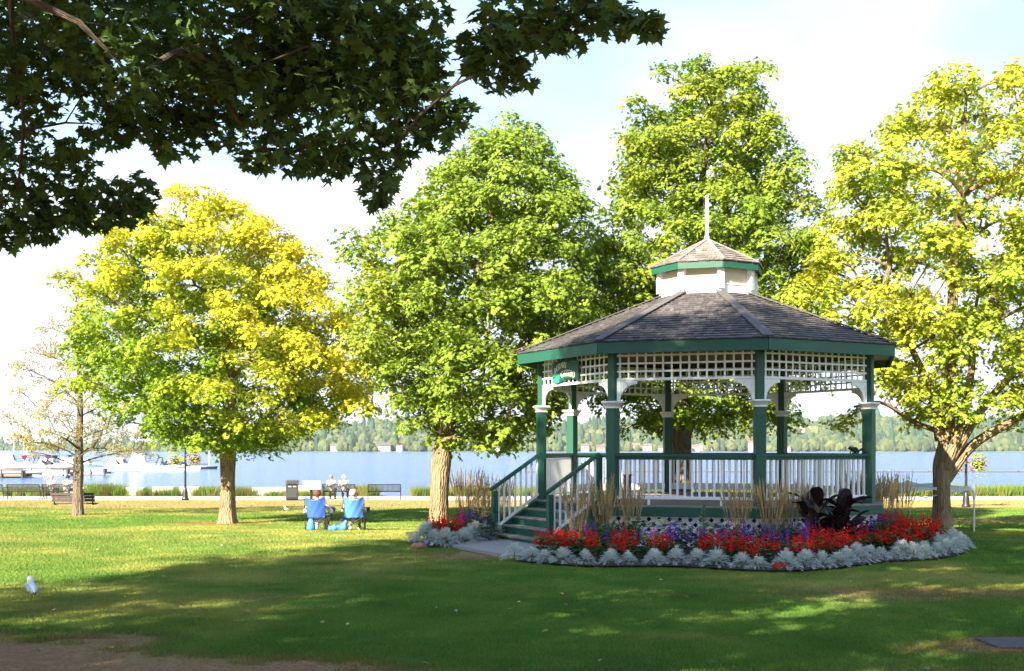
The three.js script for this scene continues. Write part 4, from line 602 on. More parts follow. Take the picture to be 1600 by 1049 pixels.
// ---------------------------------------------------------------- figures
function fieldGeo(bones, cell, k = 0.03) {                                // bones: [a, b, ra, rb], joined by a smooth minimum
  const bb = new THREE.Box3(); for (const [a, b, ra, rb] of bones) for (const [p, r] of [[a, ra], [b, rb]]) { bb.expandByPoint(p.clone().addScalar(r + 3 * cell)); bb.expandByPoint(p.clone().addScalar(-r - 3 * cell)); }
  const c = bb.getCenter(V()), s = bb.getSize(V()), S = Math.max(s.x, s.y, s.z), res = Math.max(16, Math.ceil(S / cell)), mc = new MarchingCubes(res, new THREE.MeshStandardMaterial(), false, false, 90000), half = res / 2, p = V(), ab = V(), ap = V();
  const pre = bones.map(([a, b, ra, rb]) => ({ a, d: b.clone().sub(a), l2: Math.max(1e-9, a.distanceToSquared(b)), ra, rb }));
  for (let z = 0; z < res; z++) for (let y = 0; y < res; y++) for (let x = 0; x < res; x++) {
    p.set(c.x + ((x - half) / half) * S / 2, c.y + ((y - half) / half) * S / 2, c.z + ((z - half) / half) * S / 2); let d = 1e3;
    for (const q of pre) { ap.copy(p).sub(q.a); const t = clamp(ap.dot(q.d) / q.l2), e = ab.copy(q.d).multiplyScalar(t).sub(ap).length() - lerp(q.ra, q.rb, t); const h = Math.max(0, k - Math.abs(d - e)) / k; d = Math.min(d, e) - h * h * k * 0.25; }
    mc.field[x + y * res + z * res * res] = -d;
  }
  mc.isolation = 0; mc.update();
  const n = mc.count, g = new THREE.BufferGeometry(); g.setAttribute('position', new THREE.BufferAttribute(mc.positionArray.slice(0, n * 3), 3)); g.setAttribute('normal', new THREE.BufferAttribute(mc.normalArray.slice(0, n * 3), 3));
  const na = g.attributes.normal; for (let i = 0; i < n; i++) { const v = V().fromBufferAttribute(na, i).normalize(); na.setXYZ(i, v.x, v.y, v.z); }
  return g.scale(S / 2, S / 2, S / 2).translate(c.x, c.y, c.z);
}
function handBones(s) {                                                   // s: 1 right, -1 left; fingers along -z, palm down
  const B = [[V(-0.022, 0, 0), V(-0.028, 0, -0.075), 0.016, 0.014], [V(0, 0, 0), V(0, 0, -0.08), 0.017, 0.014], [V(0.022, 0, -0.005), V(0.026, 0, -0.07), 0.015, 0.013], [V(0, 0, 0.02), V(0, 0, -0.03), 0.024, 0.022]];
  [[-0.03, 0.068], [-0.01, 0.078], [0.01, 0.072], [0.029, 0.056]].forEach(([x, l]) => { const a = V(x, 0, -0.075), b = V(x * 1.1, 0.003, -0.075 - l * 0.45), c = V(x * 1.12, -0.016, -0.075 - l * 0.78), e = V(x * 1.12, -0.036, -0.075 - l * 0.92); B.push([a, b, 0.0088, 0.0082], [b, c, 0.0082, 0.0076], [c, e, 0.0076, 0.0068]); });
  B.push([V(-0.03, -0.004, -0.012), V(-0.055, -0.01, -0.045), 0.013, 0.01], [V(-0.055, -0.01, -0.045), V(-0.058, -0.018, -0.075), 0.0095, 0.008]);
  return B.map(([a, b, ra, rb]) => [V(a.x * s, a.y, a.z), V(b.x * s, b.y, b.z), ra, rb]);
}
const handGeo = { 1: fieldGeo(handBones(1), 0.0045, 0.008), '-1': fieldGeo(handBones(-1), 0.0045, 0.008) };
const headGeo = (() => {
  const b = [[V(0, 0.02, 0.03), V(0, 0.025, -0.02), 0.09, 0.085], [V(0, -0.05, -0.02), V(0, -0.085, -0.055), 0.058, 0.03], [V(0, -0.02, -0.06), V(0, 0.035, -0.07), 0.042, 0.04], [V(0, 0.0, -0.095), V(0, -0.03, -0.115), 0.01, 0.015], [V(0, -0.075, 0.03), V(0, -0.16, 0.045), 0.052, 0.055], [V(-0.02, -0.055, -0.09), V(0.02, -0.055, -0.09), 0.011, 0.011]];
  for (const s of [-1, 1]) b.push([V(s * 0.088, 0.02, 0.01), V(s * 0.09, -0.025, 0.005), 0.014, 0.01], [V(s * 0.03, 0.03, -0.09), V(s * 0.05, 0.028, -0.08), 0.012, 0.01]);
  return fieldGeo(b, 0.0065, 0.022);
})();
const eyesGeo = merge([...[-1, 1].map((s) => new THREE.SphereGeometry(0.0105, 8, 6).translate(s * 0.033, 0.01, -0.097))]), mouthGeo = new THREE.CapsuleGeometry(0.005, 0.035, 3, 6).rotateZ(Math.PI / 2).translate(0, -0.057, -0.1);
const hairGeo = (long) => fieldGeo([[V(0, 0.035, 0.04), V(0, 0.04, -0.015), 0.098, 0.092], [V(-0.05, 0.0, 0.05), V(0.05, 0.0, 0.05), 0.062, 0.062], [V(0, -0.02, 0.06), V(0, -0.05 - long, 0.06), 0.06, 0.045], [V(-0.075, 0.03, 0.0), V(-0.075, -0.03 - long * 0.5, 0.02), 0.03, 0.022], [V(0.075, 0.03, 0), V(0.075, -0.03 - long * 0.5, 0.02), 0.03, 0.022]], 0.008, 0.03);
const hairShort = hairGeo(0), hairBob = hairGeo(0.03);
function seated(label, [x, y, z], turn, o) {                              // a person sitting, facing -z, seat height o.seat
  const t = thing('person', label, 'person', [x, y, z], turn, o.group), h = o.seat, cell = o.cell || 0.014, skin = M(0.5, 0.29, 0.2, 0.6), S = o.wide || 1;
  const pel = V(0, h + 0.1, 0.02), ch = V(0, h + 0.42, 0.1), nk = V(0, h + 0.6, 0.1), limb = [];
  const J = [-1, 1].map((s) => { const a = (o.arms || 0), sh = V(s * 0.185 * S, h + 0.53, 0.1), el = V(s * (0.27 + (o.out || 0)) * S, h + 0.29, 0.0), wr = V(s * (0.25 + (o.out || 0) * 0.6), h + 0.25, -0.24), hip = V(s * 0.095, h + 0.08, 0), kn = V(s * 0.15, h + 0.1, -0.44), an = V(s * 0.13, 0.085, -0.42 + (o.tuck || 0)); return { s, sh, el, wr, hip, kn, an, toe: V(s * 0.15, 0.035, an.z - 0.17) }; });
  const bones = [[pel, V(0, h + 0.3, 0.06), 0.135 * S, 0.125 * S], [V(0, h + 0.3, 0.06), ch, 0.125 * S, 0.135 * S], [V(-0.09, h + 0.45, 0.1), V(0.09, h + 0.45, 0.1), 0.105 * S, 0.105 * S], [nk, V(0, h + 0.7, 0.09), 0.055, 0.05]];
  for (const j of J) bones.push([V(j.s * 0.1, h + 0.52, 0.1), j.sh, 0.07, 0.062], [j.sh, j.el, 0.052, 0.042], [j.el, j.wr, 0.042, 0.028], [j.hip, j.kn, 0.09 * S, 0.06], [j.kn, j.an, 0.058, 0.038], [V(j.an.x, 0.05, j.an.z + 0.03), j.toe, 0.042, 0.03]);
  const turned = new THREE.Matrix4().makeRotationY(o.look || 0).setPosition(0, h + 0.79, 0.07), put = (g) => g.clone().applyMatrix4(turned);
  const hands = J.map((j) => handGeo[j.s].clone().rotateY(-j.s * 0.1).translate(j.wr.x, j.wr.y, j.wr.z));
  part('body', [fieldGeo(bones, cell, 0.05), put(headGeo), ...hands], skin, t);
  part('eyes', put(eyesGeo), M(0.02, 0.015, 0.012, 0.2), t); part('mouth', put(mouthGeo), M(0.35, 0.12, 0.1, 0.5), t);
  part('hair', put(o.hair === 'bob' ? hairBob : hairShort), M(...o.hairColor, 0.8), t);
  const cl = (sel, g, k) => fieldGeo(sel.map(([a, b, ra, rb]) => [a, b, ra + g, rb + g]), cell, k), shirt = [...bones.slice(0, 3)];
  for (const j of J) { shirt.push([V(j.s * 0.1, h + 0.52, 0.1), j.sh, 0.07, 0.064]); const cuff = j.sh.clone().lerp(j.el, o.sleeve); shirt.push([j.sh, cuff, 0.055, 0.05]); if (o.sleeve === 1) shirt.push([j.el, j.el.clone().lerp(j.wr, 0.85), 0.046, 0.036]); }
  part('shirt', cl(shirt, 0.014, 0.05), M(...o.shirt, 0.85), t);
  const leg = []; for (const j of J) { leg.push([j.hip, j.kn, 0.09 * S, 0.064]); if (o.long) leg.push([j.kn, j.kn.clone().lerp(j.an, 0.9), 0.062, 0.05]); }
  part('trousers', cl([[pel, V(0, h + 0.14, 0.03), 0.135 * S, 0.13 * S], ...leg], 0.012, 0.05), M(...o.pants, 0.85), t);
  part('shoes', fieldGeo(J.flatMap((j) => [[V(j.an.x, 0.055, j.an.z + 0.03), j.toe, 0.05, 0.036]]), 0.012, 0.02), M(...(o.shoes || [0.6, 0.58, 0.55]), 0.6), t); t.scale.setScalar(o.scale || 1);
  return t;
}
// ---------------------------------------------------------------- two people in blue folding chairs
function foldingChair(label, pos, turn, blue) {
  const t = thing('folding_chair', label, 'chair', pos, turn), fab = M(...blue, 0.75, { side: THREE.DoubleSide }), navy = M(0.02, 0.04, 0.13, 0.8, { side: THREE.DoubleSide });
  const sheet = (f, nu, nv) => { const P = [], I = []; for (let j = 0; j <= nv; j++) for (let i = 0; i <= nu; i++) P.push(...f(i / nu, j / nv)); for (let j = 0; j < nv; j++) for (let i = 0; i < nu; i++) { const a = j * (nu + 1) + i; I.push(a, a + 1, a + nu + 2, a, a + nu + 2, a + nu + 1); } const g = new THREE.BufferGeometry(); g.setAttribute('position', new THREE.Float32BufferAttribute(P, 3)); g.setIndex(I); g.computeVertexNormals(); const b = g.clone(); b.translate(0, 0.006, 0.008); return [g, b]; };
  part('backrest', sheet((u, v) => [(u - 0.5) * 0.52 * (1 - 0.12 * v), 0.36 + 0.55 * (1 - v) * 1.0 - 0.1 * Math.sin(Math.PI * u) * (1 - v), 0.3 - 0.1 * v + 0.07 * Math.sin(Math.PI * u) + 0.008 * Math.sin(u * 17 + v * 9)], 14, 8), fab, t);
  part('seat', sheet((u, v) => [(u - 0.5) * 0.54, 0.42 - 0.07 * Math.sin(Math.PI * u) - 0.05 * v, -0.26 + 0.48 * v], 10, 6), navy, t);
  const leg = (a, b, n = 'leg') => part(n, bar(a, b, 0.0095, 7), MT.black, t);
  for (const s of [-1, 1]) {
    leg(V(s * 0.27, 0, 0.26), V(s * 0.27, 0.86, 0.31), 'upright'); leg(V(s * 0.29, 0, -0.28), V(s * 0.29, 0.6, -0.27));
    leg(V(s * 0.27, 0.02, 0.26), V(-s * 0.29, 0.42, 0.24)); leg(V(s * 0.29, 0.02, -0.28), V(-s * 0.29, 0.42, -0.26)); leg(V(s * 0.28, 0.02, -0.28), V(s * 0.27, 0.42, 0.25)); leg(V(s * 0.28, 0.02, 0.26), V(s * 0.29, 0.42, -0.26));
    part('armrest', [rbox(0.07, 0.02, 0.5, s * 0.3, 0.6, -0.02)], navy, t); for (const z of [-0.28, 0.26]) part('foot', cyl(0.02, 0.018, 0.025, 8, s * 0.28, 0.0125, z), MT.black, t);
  }
  part('cup_holder', lathe([[0.001, 0], [0.042, 0], [0.05, 0.11], [0.046, 0.11], [0.04, 0.012], [0.001, 0.012]], 14).translate(0.37, 0.5, -0.16), navy, t);
  return t;
}
foldingChair('blue folding camp chair on the left, its back to us', at(-5.05, 30), -0.12, [0.025, 0.09, 0.42]);
foldingChair('paler blue folding camp chair on the right, its back to us', at(-4.12, 30), 0.1, [0.055, 0.18, 0.52]);
seated('person in a white top with short auburn hair sitting in the left blue chair', at(-5.05, 30), -0.1, { scale: 0.9, seat: 0.29, hair: 'bob', hairColor: [0.11, 0.03, 0.015], shirt: [0.72, 0.7, 0.68], sleeve: 1, out: 0.1, pants: [0.5, 0.48, 0.45], long: true, tuck: 0.1 });
seated('grey haired person in a pale sleeveless top in the right blue chair, head turned right', at(-4.12, 30), 0.05, { scale: 0.9, seat: 0.3, hair: 'short', hairColor: [0.3, 0.25, 0.2], look: -0.7, shirt: [0.62, 0.56, 0.48], sleeve: 0.45, pants: [0.12, 0.09, 0.07], long: false, tuck: 0.05, out: 0.04 });
{ // bags on the grass
  const bag = (label, pos, turn, s, upright) => { const t = thing('bag', label, 'bag', pos, turn), f = M(0.06, 0.2, 0.62, 0.7), B = upright ? [[V(0, 0.08, 0), V(0, 0.27, 0), 0.085, 0.06], [V(-0.05, 0.09, 0), V(-0.04, 0.2, 0), 0.06, 0.05], [V(0.06, 0.07, 0), V(0.04, 0.24, 0.02), 0.06, 0.045]] : [[V(-0.22, 0.07, 0), V(0.12, 0.09, 0), 0.07, 0.09], [V(0.1, 0.1, 0), V(0.16, 0.24, 0.02), 0.085, 0.05], [V(-0.1, 0.1, 0.05), V(-0.16, 0.12, -0.05), 0.06, 0.05], [V(-0.02, 0.12, 0.04), V(0.06, 0.15, -0.06), 0.05, 0.05]];
    part('sack', fieldGeo(B, 0.012, 0.03), f, t); part('strap', tube(upright ? [V(-0.05, 0.25, 0), V(-0.03, 0.35, 0.02), V(0.03, 0.35, 0.02), V(0.04, 0.25, 0)] : [V(0.1, 0.26, 0.02), V(0.05, 0.31, 0.04), V(-0.05, 0.2, 0.09), V(-0.12, 0.15, 0.08)], 0.01, 12), M(0.03, 0.06, 0.2, 0.8), t); t.scale.setScalar(s); };
  bag('upright blue bag leaning at the left leg of the left chair', at(-5.2, 29.75), 0.3, 1, true); bag('slumped blue bag lying between the two camp chairs', at(-4.45, 29.7), 0.1, 1, false);
}
// ---------------------------------------------------------------- benches
function metalBench(label, x, d, turn = 0) {
  const t = thing('bench', label, 'bench', at(x, d, 0.02), turn), w = 1.8, lean = 0.13;
  part('back_frame', [beam(V(-w / 2, 0.84, 0.3 + lean), V(w / 2, 0.84, 0.3 + lean), 0.04, 0.04), beam(V(-w / 2, 0.47, 0.3), V(w / 2, 0.47, 0.3), 0.04, 0.04)], MT.black, t);
  part('seat_frame', [beam(V(-w / 2, 0.44, 0.27), V(w / 2, 0.44, 0.27), 0.04, 0.03), beam(V(-w / 2, 0.43, -0.2), V(w / 2, 0.43, -0.2), 0.04, 0.03)], MT.black, t);
  for (let i = 0; i < 26; i++) { const X = -w / 2 + 0.05 + (i * (w - 0.1)) / 25; part('slat', beam(V(X, 0.47, 0.3), V(X, 0.84, 0.3 + lean), 0.036, 0.008), MT.steel, t); part('seat_slat', box(0.036, 0.008, 0.46, X, 0.45, 0.03), MT.steel, t); }
  for (const s of [-1, 1]) part('end_frame', [tube([V(s * w / 2, 0.84, 0.3 + lean), V(s * w / 2, 0.5, 0.3), V(s * w / 2, 0.2, 0.26), V(s * w / 2, 0, 0.36)], 0.022, 12), tube([V(s * w / 2, 0.44, -0.2), V(s * w / 2, 0.2, -0.2), V(s * w / 2, 0, -0.28)], 0.022, 8), tube([V(s * w / 2, 0.66, 0.33), V(s * w / 2, 0.68, 0), V(s * w / 2, 0.62, -0.22), V(s * w / 2, 0.44, -0.2)], 0.02, 12), bar(V(s * w / 2, 0.44, 0.28), V(s * w / 2, 0.43, -0.2), 0.02)], MT.black, t);
  return t;
}
metalBench('black metal bench on the path at the left edge, empty', -27.1, 64.2); metalBench('black metal bench on the path left of the bare tree, two people on it', -25.15, 64.2); metalBench('black metal bench cut by the left picture edge', -29.15, 64.2);
metalBench('black metal bench by the water behind the camp chairs, two people on it', -9.6, 64.2); metalBench('black metal bench by the water right of the camp chairs, empty', -7.1, 64, 0.12);
const far = { seat: 0.45, cell: 0.03 };
seated('person in a white top on the left of the path bench near the bare tree', at(-25.6, 64.1, 0.02), 0, { ...far, hair: 'bob', hairColor: [0.4, 0.3, 0.2], shirt: [0.7, 0.65, 0.62], sleeve: 0.5, pants: [0.06, 0.06, 0.1], long: true });
seated('dark haired person in white on the right of the path bench near the bare tree', at(-24.7, 64.1, 0.02), 0, { ...far, hair: 'short', hairColor: [0.02, 0.018, 0.015], shirt: [0.75, 0.75, 0.75], sleeve: 0.5, pants: [0.05, 0.05, 0.08], long: true });
seated('person in pale pink on the left of the bench by the water', at(-10.05, 64.1, 0.02), 0, { ...far, hair: 'short', hairColor: [0.16, 0.13, 0.11], shirt: [0.7, 0.58, 0.56], sleeve: 0.5, pants: [0.2, 0.18, 0.16], long: true });
seated('white haired person in a white shirt on the right of the bench by the water', at(-9.35, 64.1, 0.02), 0, { ...far, hair: 'short', hairColor: [0.7, 0.68, 0.66], shirt: [0.75, 0.75, 0.75], sleeve: 0.6, wide: 1.12, pants: [0.04, 0.06, 0.2], long: true });
{ // slatted wooden bench by the bare tree
  const t = thing('wooden_bench', 'brown slatted bench with black frame half hidden by the bare tree trunk', 'bench', at(-16.75, 44.2, 0), 0.05), w = 1.62, wood = M(0.075, 0.05, 0.04, 0.75, { map: grainTex });
  for (const [y, z] of [[0.82, 0.34], [0.7, 0.315], [0.58, 0.29]]) part('back_slat', rbox(w, 0.095, 0.03, 0, y, z), wood, t);
  for (const z of [0.2, 0.08, -0.04, -0.16]) part('seat_slat', rbox(w, 0.03, 0.1, 0, 0.45, z), wood, t);
  for (const s of [-1, 1]) part('end_frame', [beam(V(s * 0.72, 0.86, 0.33), V(s * 0.72, 0.42, 0.24), 0.05, 0.035), beam(V(s * 0.72, 0.42, 0.26), V(s * 0.72, 0.42, -0.22), 0.05, 0.035), beam(V(s * 0.72, 0.43, 0.06), V(s * 0.72, 0, 0.06), 0.08, 0.08), box(0.1, 0.02, 0.4, s * 0.72, 0.01, 0.04)], MT.black, t);
}
{ // litter bin
  const t = thing('litter_bin', 'dark grey upright litter bin by the lakeside path', 'bin', at(-12.1, 63.3, 0.02), 0.25), m = M(0.03, 0.031, 0.034, 0.5);
  part('body', rbox(0.66, 0.78, 0.66, 0, 0.45, 0, 0.03), m, t); part('base', rbox(0.62, 0.06, 0.62, 0, 0.03, 0), MT.black, t); part('hood', [rbox(0.7, 0.26, 0.7, 0, 0.97, 0, 0.05)], M(0.055, 0.058, 0.062, 0.45), t); part('opening', [rbox(0.2, 0.1, 0.02, -0.14, 0.86, 0.345), rbox(0.2, 0.1, 0.02, 0.12, 0.86, 0.345)], M(0.008, 0.008, 0.008, 0.9), t); part('sticker', [rbox(0.16, 0.05, 0.01, -0.14, 0.75, 0.336), rbox(0.16, 0.05, 0.01, 0.12, 0.75, 0.336)], MT.white, t); part('door_panel', rbox(0.52, 0.5, 0.012, 0, 0.4, 0.334), M(0.05, 0.052, 0.055, 0.5), t); part('disc', cyl(0.06, 0.06, 0.012, 14).rotateZ(Math.PI / 2).translate(0.355, 0.96, 0.1), MT.white, t);
}
{ // information board
  const t = thing('information_board', 'slanted white information board on a black post by the bin', 'sign', at(-11.05, 63.4, 0.02), 0.1); part('post', [rbox(0.14, 0.62, 0.1, 0, 0.31, 0), rbox(0.3, 0.03, 0.3, 0, 0.015, 0)], MT.black, t); part('panel', rbox(0.98, 0.6, 0.04).rotateX(-0.75).translate(0, 0.8, 0), M(0.78, 0.78, 0.76, 0.35), t); part('bracket', beam(V(0, 0.6, 0.04), V(0, 0.75, 0), 0.3, 0.04), MT.black, t);
}
// ---------------------------------------------------------------- lamp posts with flower baskets
{
  const R = mulberry(301), leaf = leafLite;
  function lamp(label, x, d) {
    const t = thing('street_lamp', label, 'lamp post', at(x, d, 0.0));
    part('base', lathe([[0.001, 0], [0.2, 0], [0.2, 0.08], [0.15, 0.16], [0.15, 0.4], [0.1, 0.62], [0.075, 0.75], [0.001, 0.75]], 12), MT.black, t); part('pole', cyl(0.062, 0.048, 2.75, 12, 0, 2.1), MT.black, t);
    part('crossbar', [bar(V(-0.62, 2.86, 0), V(0.62, 2.86, 0), 0.018), ...[-1, 1].flatMap((s) => [tube([V(s * 0.06, 2.6, 0), V(s * 0.3, 2.62, 0), V(s * 0.45, 2.86, 0)], 0.012, 8), new THREE.TorusGeometry(0.025, 0.008, 6, 12).translate(s * 0.5, 2.83, 0)])], MT.black, t);
    part('lantern', lathe([[0.001, 3.45], [0.09, 3.46], [0.14, 3.6], [0.17, 3.85], [0.1, 3.98], [0.03, 4.05], [0.001, 4.12]], 12), M(0.5, 0.5, 0.47, 0.3), t); part('collar', cyl(0.1, 0.1, 0.05, 12, 0, 3.45), MT.black, t);
    return t;
  }
  const foliageB = (k) => { const l = []; for (let i = 0; i < 420; i++) { const a = R() * 6.28, y = R(), hang = R() < 0.25 ? R() * 0.35 : 0, r = 0.4 * Math.sqrt(1 - (y * 2 - 1) ** 2 * 0.8) * (0.6 + 0.4 * R()); l.push(leaf.clone().scale(0.09, 0.09, 0.09).rotateX((R() - 0.2) * 1.4).rotateY(a).translate(Math.sin(a) * r, (y - 0.5) * 0.75 - hang, Math.cos(a) * r)); } return mergeGeometries(l.map((g) => { g.deleteAttribute('uv'); return g; })); };
  const flowers = () => { const l = []; for (let i = 0; i < 17; i++) { const a = R() * 6.28, y = R() * 0.8, r = 0.41 * Math.sqrt(1 - (y * 2 - 1) ** 2 * 0.8); l.push(new THREE.IcosahedronGeometry(0.04 + 0.02 * R(), 0).scale(1, 0.6, 1).translate(Math.sin(a) * r, (y - 0.55) * 0.75, Math.cos(a) * r)); } return merge(l); };
  const FG = [foliageB(), foliageB()], LG = [flowers(), flowers()], bm = leafMat(0.32, 0.35, 0.06), pk = [leafMat(0.62, 0.12, 0.26), leafMat(0.7, 0.32, 0.22), leafMat(0.55, 0.06, 0.35)];
  function basket(label, x, d, y, v, c, s) { const t = thing('hanging_basket', label, 'flower basket', at(x, d, y), v * 2); t.scale.setScalar(s); part('bowl', lathe([[0.001, -0.3], [0.14, -0.26], [0.24, -0.1], [0.26, 0], [0.24, 0], [0.12, -0.2], [0.001, -0.24]], 12), M(0.06, 0.045, 0.03), t); part('foliage', FG[v], bm, t); part('flowers', LG[v], pk[c], t); part('hanger', [bar(V(0.2, 0, 0), V(0, 0.5, 0), 0.006, 4), bar(V(-0.2, 0, 0), V(0, 0.5, 0), 0.006, 4)], MT.black, t); }
  lamp('dark lamp post with two flower baskets left of the yellow tree', -18.05, 63.6); basket('hanging basket with salmon flowers, left side of the left lamp post', -18.6, 63.6, 2.28, 0, 1, 1.05); basket('hanging basket with magenta flowers, right side of the left lamp post', -17.55, 63.6, 2.36, 1, 2, 1.1);
  lamp('dark lamp post with baskets behind the right tree', 20.75, 52.6); basket('hanging basket half hidden by the right tree trunk', 20.3, 52.6, 2.0, 1, 0, 1.0); basket('hanging basket with pink flowers right of the right tree trunk', 21.3, 52.6, 2.08, 0, 0, 1.1);
}
// ---------------------------------------------------------------- pop-up canopy at the right
{
  const t = thing('canopy_tent', 'low pale blue and white pop up canopy behind the right tree', 'canopy', at(10.2, 29.6), 0), cloth = leafMat(0.82, 0.9, 0.97, { roughness: 0.7, transmission: 0.65 }), W = 1.22, h = 1.22, pk = 1.3, white = M(0.72, 0.73, 0.75, 0.4);
  const P = [], quad = (a, b, c) => P.push(...a, ...b, ...c), K = [[-W, h, -W], [W, h, -W], [W, h, W], [-W, h, W]];
  for (let i = 0; i < 4; i++) { const a = K[i], b = K[(i + 1) % 4], n = 8; for (let k = 0; k < n; k++) for (let j = 0; j < n; j++) { const f = (u, v) => { const x = lerp(lerp(a[0], b[0], u), 0, v), z = lerp(lerp(a[2], b[2], u), 0, v), sag = -0.16 * Math.sin(Math.PI * v) * (1 - v * 0.3) - 0.05 * Math.sin(Math.PI * u) * (1 - v); return [x, lerp(h, pk, v) + sag, z]; }; const u0 = k / n, u1 = (k + 1) / n, v0 = j / n, v1 = (j + 1) / n; quad(f(u0, v0), f(u1, v1), f(u1, v0)); quad(f(u0, v0), f(u0, v1), f(u1, v1)); } }
  const g = new THREE.BufferGeometry(); g.setAttribute('position', new THREE.Float32BufferAttribute(P, 3)); g.computeVertexNormals(); part('roof', g, cloth, t);
  part('valance', [0, 1, 2, 3].map((i) => { const s = new THREE.Shape(); s.moveTo(-W, 0); for (let k = 0; k <= 24; k++) { const x = -W + (2 * W * k) / 24; s.lineTo(x, -0.15 - 0.02 * Math.sin(k * 1.3) + 0.03 * Math.sin((Math.PI * k) / 24)); } s.lineTo(W, 0); for (let k = 24; k >= 0; k--) s.lineTo(-W + (2 * W * k) / 24, -0.05 * Math.sin((Math.PI * k) / 24)); return new THREE.ExtrudeGeometry(s, { depth: 0.004, bevelEnabled: false }).translate(0, h, W).rotateY((i * Math.PI) / 2); }), leafMat(0.74, 0.78, 0.85, { roughness: 0.7 }), t);
  for (const [x, , z] of K) { const l = part('leg', [rbox(0.035, h, 0.035, x * 0.985, h / 2, z * 0.985), rbox(0.06, 0.3, 0.06, x * 0.985, h - 0.2, z * 0.985)], white, t); part('foot', rbox(0.1, 0.01, 0.1, x * 0.985, 0.005, z * 0.985), white, l); }
  part('truss', [0, 1, 2, 3].map((i) => { const a = K[i], b = K[(i + 1) % 4]; return [bar(V(a[0], h - 0.05, a[2]), V((a[0] + b[0]) / 2, h - 0.3, (a[2] + b[2]) / 2), 0.012), bar(V(b[0], h - 0.05, b[2]), V((a[0] + b[0]) / 2, h - 0.3, (a[2] + b[2]) / 2), 0.012)]; }).flat(), white, t);
  const gr = M(0.1, 0.1, 0.1); part('guy_rope', [bar(V(W, h, -W), V(W + 0.75, 0.1, -W - 0.5), 0.006, 5), bar(V(W, h, W), V(W + 0.55, 0.05, W - 1.6), 0.006, 5)], gr, t); part('peg', [cyl(0.012, 0.008, 0.22, 6, W + 0.75, 0.08, -W - 0.5), cyl(0.012, 0.008, 0.22, 6, W + 0.55, 0.06, W - 1.6)], MT.steel, t);
}
// ---------------------------------------------------------------- gulls
function gull(label, pos, turn, s) {
  const t = thing('gull', label, 'bird', pos, turn, null), b = (p, r, sc, rz = 0) => new THREE.SphereGeometry(r, 18, 14).scale(...sc).rotateZ(rz).translate(...p);
  // faces -x; head up at the front
  const body = fieldGeo([[V(-0.06, 0.17, 0), V(0.05, 0.135, 0), 0.068, 0.05], [V(0.04, 0.135, 0), V(0.15, 0.1, 0), 0.045, 0.016], [V(-0.075, 0.19, 0), V(-0.09, 0.265, 0), 0.047, 0.036], [V(-0.09, 0.265, 0), V(-0.105, 0.287, 0), 0.037, 0.038]], 0.007, 0.03);
  part('body', body, M(0.66, 0.66, 0.67, 0.7), t);
  for (const s2 of [-1, 1]) { const w = part('wing', fieldGeo([[V(-0.055, 0.185, s2 * 0.05), V(0.06, 0.14, s2 * 0.045), 0.034, 0.034], [V(0.04, 0.15, s2 * 0.043), V(0.15, 0.105, s2 * 0.015), 0.03, 0.013]], 0.007, 0.02), M(0.33, 0.36, 0.45, 0.7), t); part('wing_tip', fieldGeo([[V(0.13, 0.112, s2 * 0.018), V(0.205, 0.085, s2 * 0.008), 0.014, 0.006]], 0.005, 0.01), M(0.015, 0.015, 0.016, 0.6), w); part('leg', [bar(V(-0.005, 0.11, s2 * 0.025), V(-0.005, 0.008, s2 * 0.025), 0.006, 6), plate([[0, 0], [-0.05, -0.02], [-0.055, 0], [-0.05, 0.02]], 0.005).rotateX(Math.PI / 2).translate(0, 0.008, s2 * 0.025)], M(0.4, 0.3, 0.1), t); part('eye', b([-0.122, 0.297, s2 * 0.03], 0.008, [1, 1, 0.6]), M(0.01, 0.01, 0.01, 0.2), t); }
  part('beak', new THREE.ConeGeometry(0.012, 0.05, 8).rotateZ(Math.PI / 2 + 0.1).translate(-0.16, 0.283, 0), M(0.35, 0.25, 0.08, 0.5), t);
  t.scale.setScalar(s); return t;
}
gull('white and grey gull standing on the shaded grass at the left', at(-6.05, 14.5, 0.01), -0.95, 0.86);
gull('tiny far gull on the lawn left of the camp chairs', at(-9.2, 47, 0.01), 0.3, 0.8);
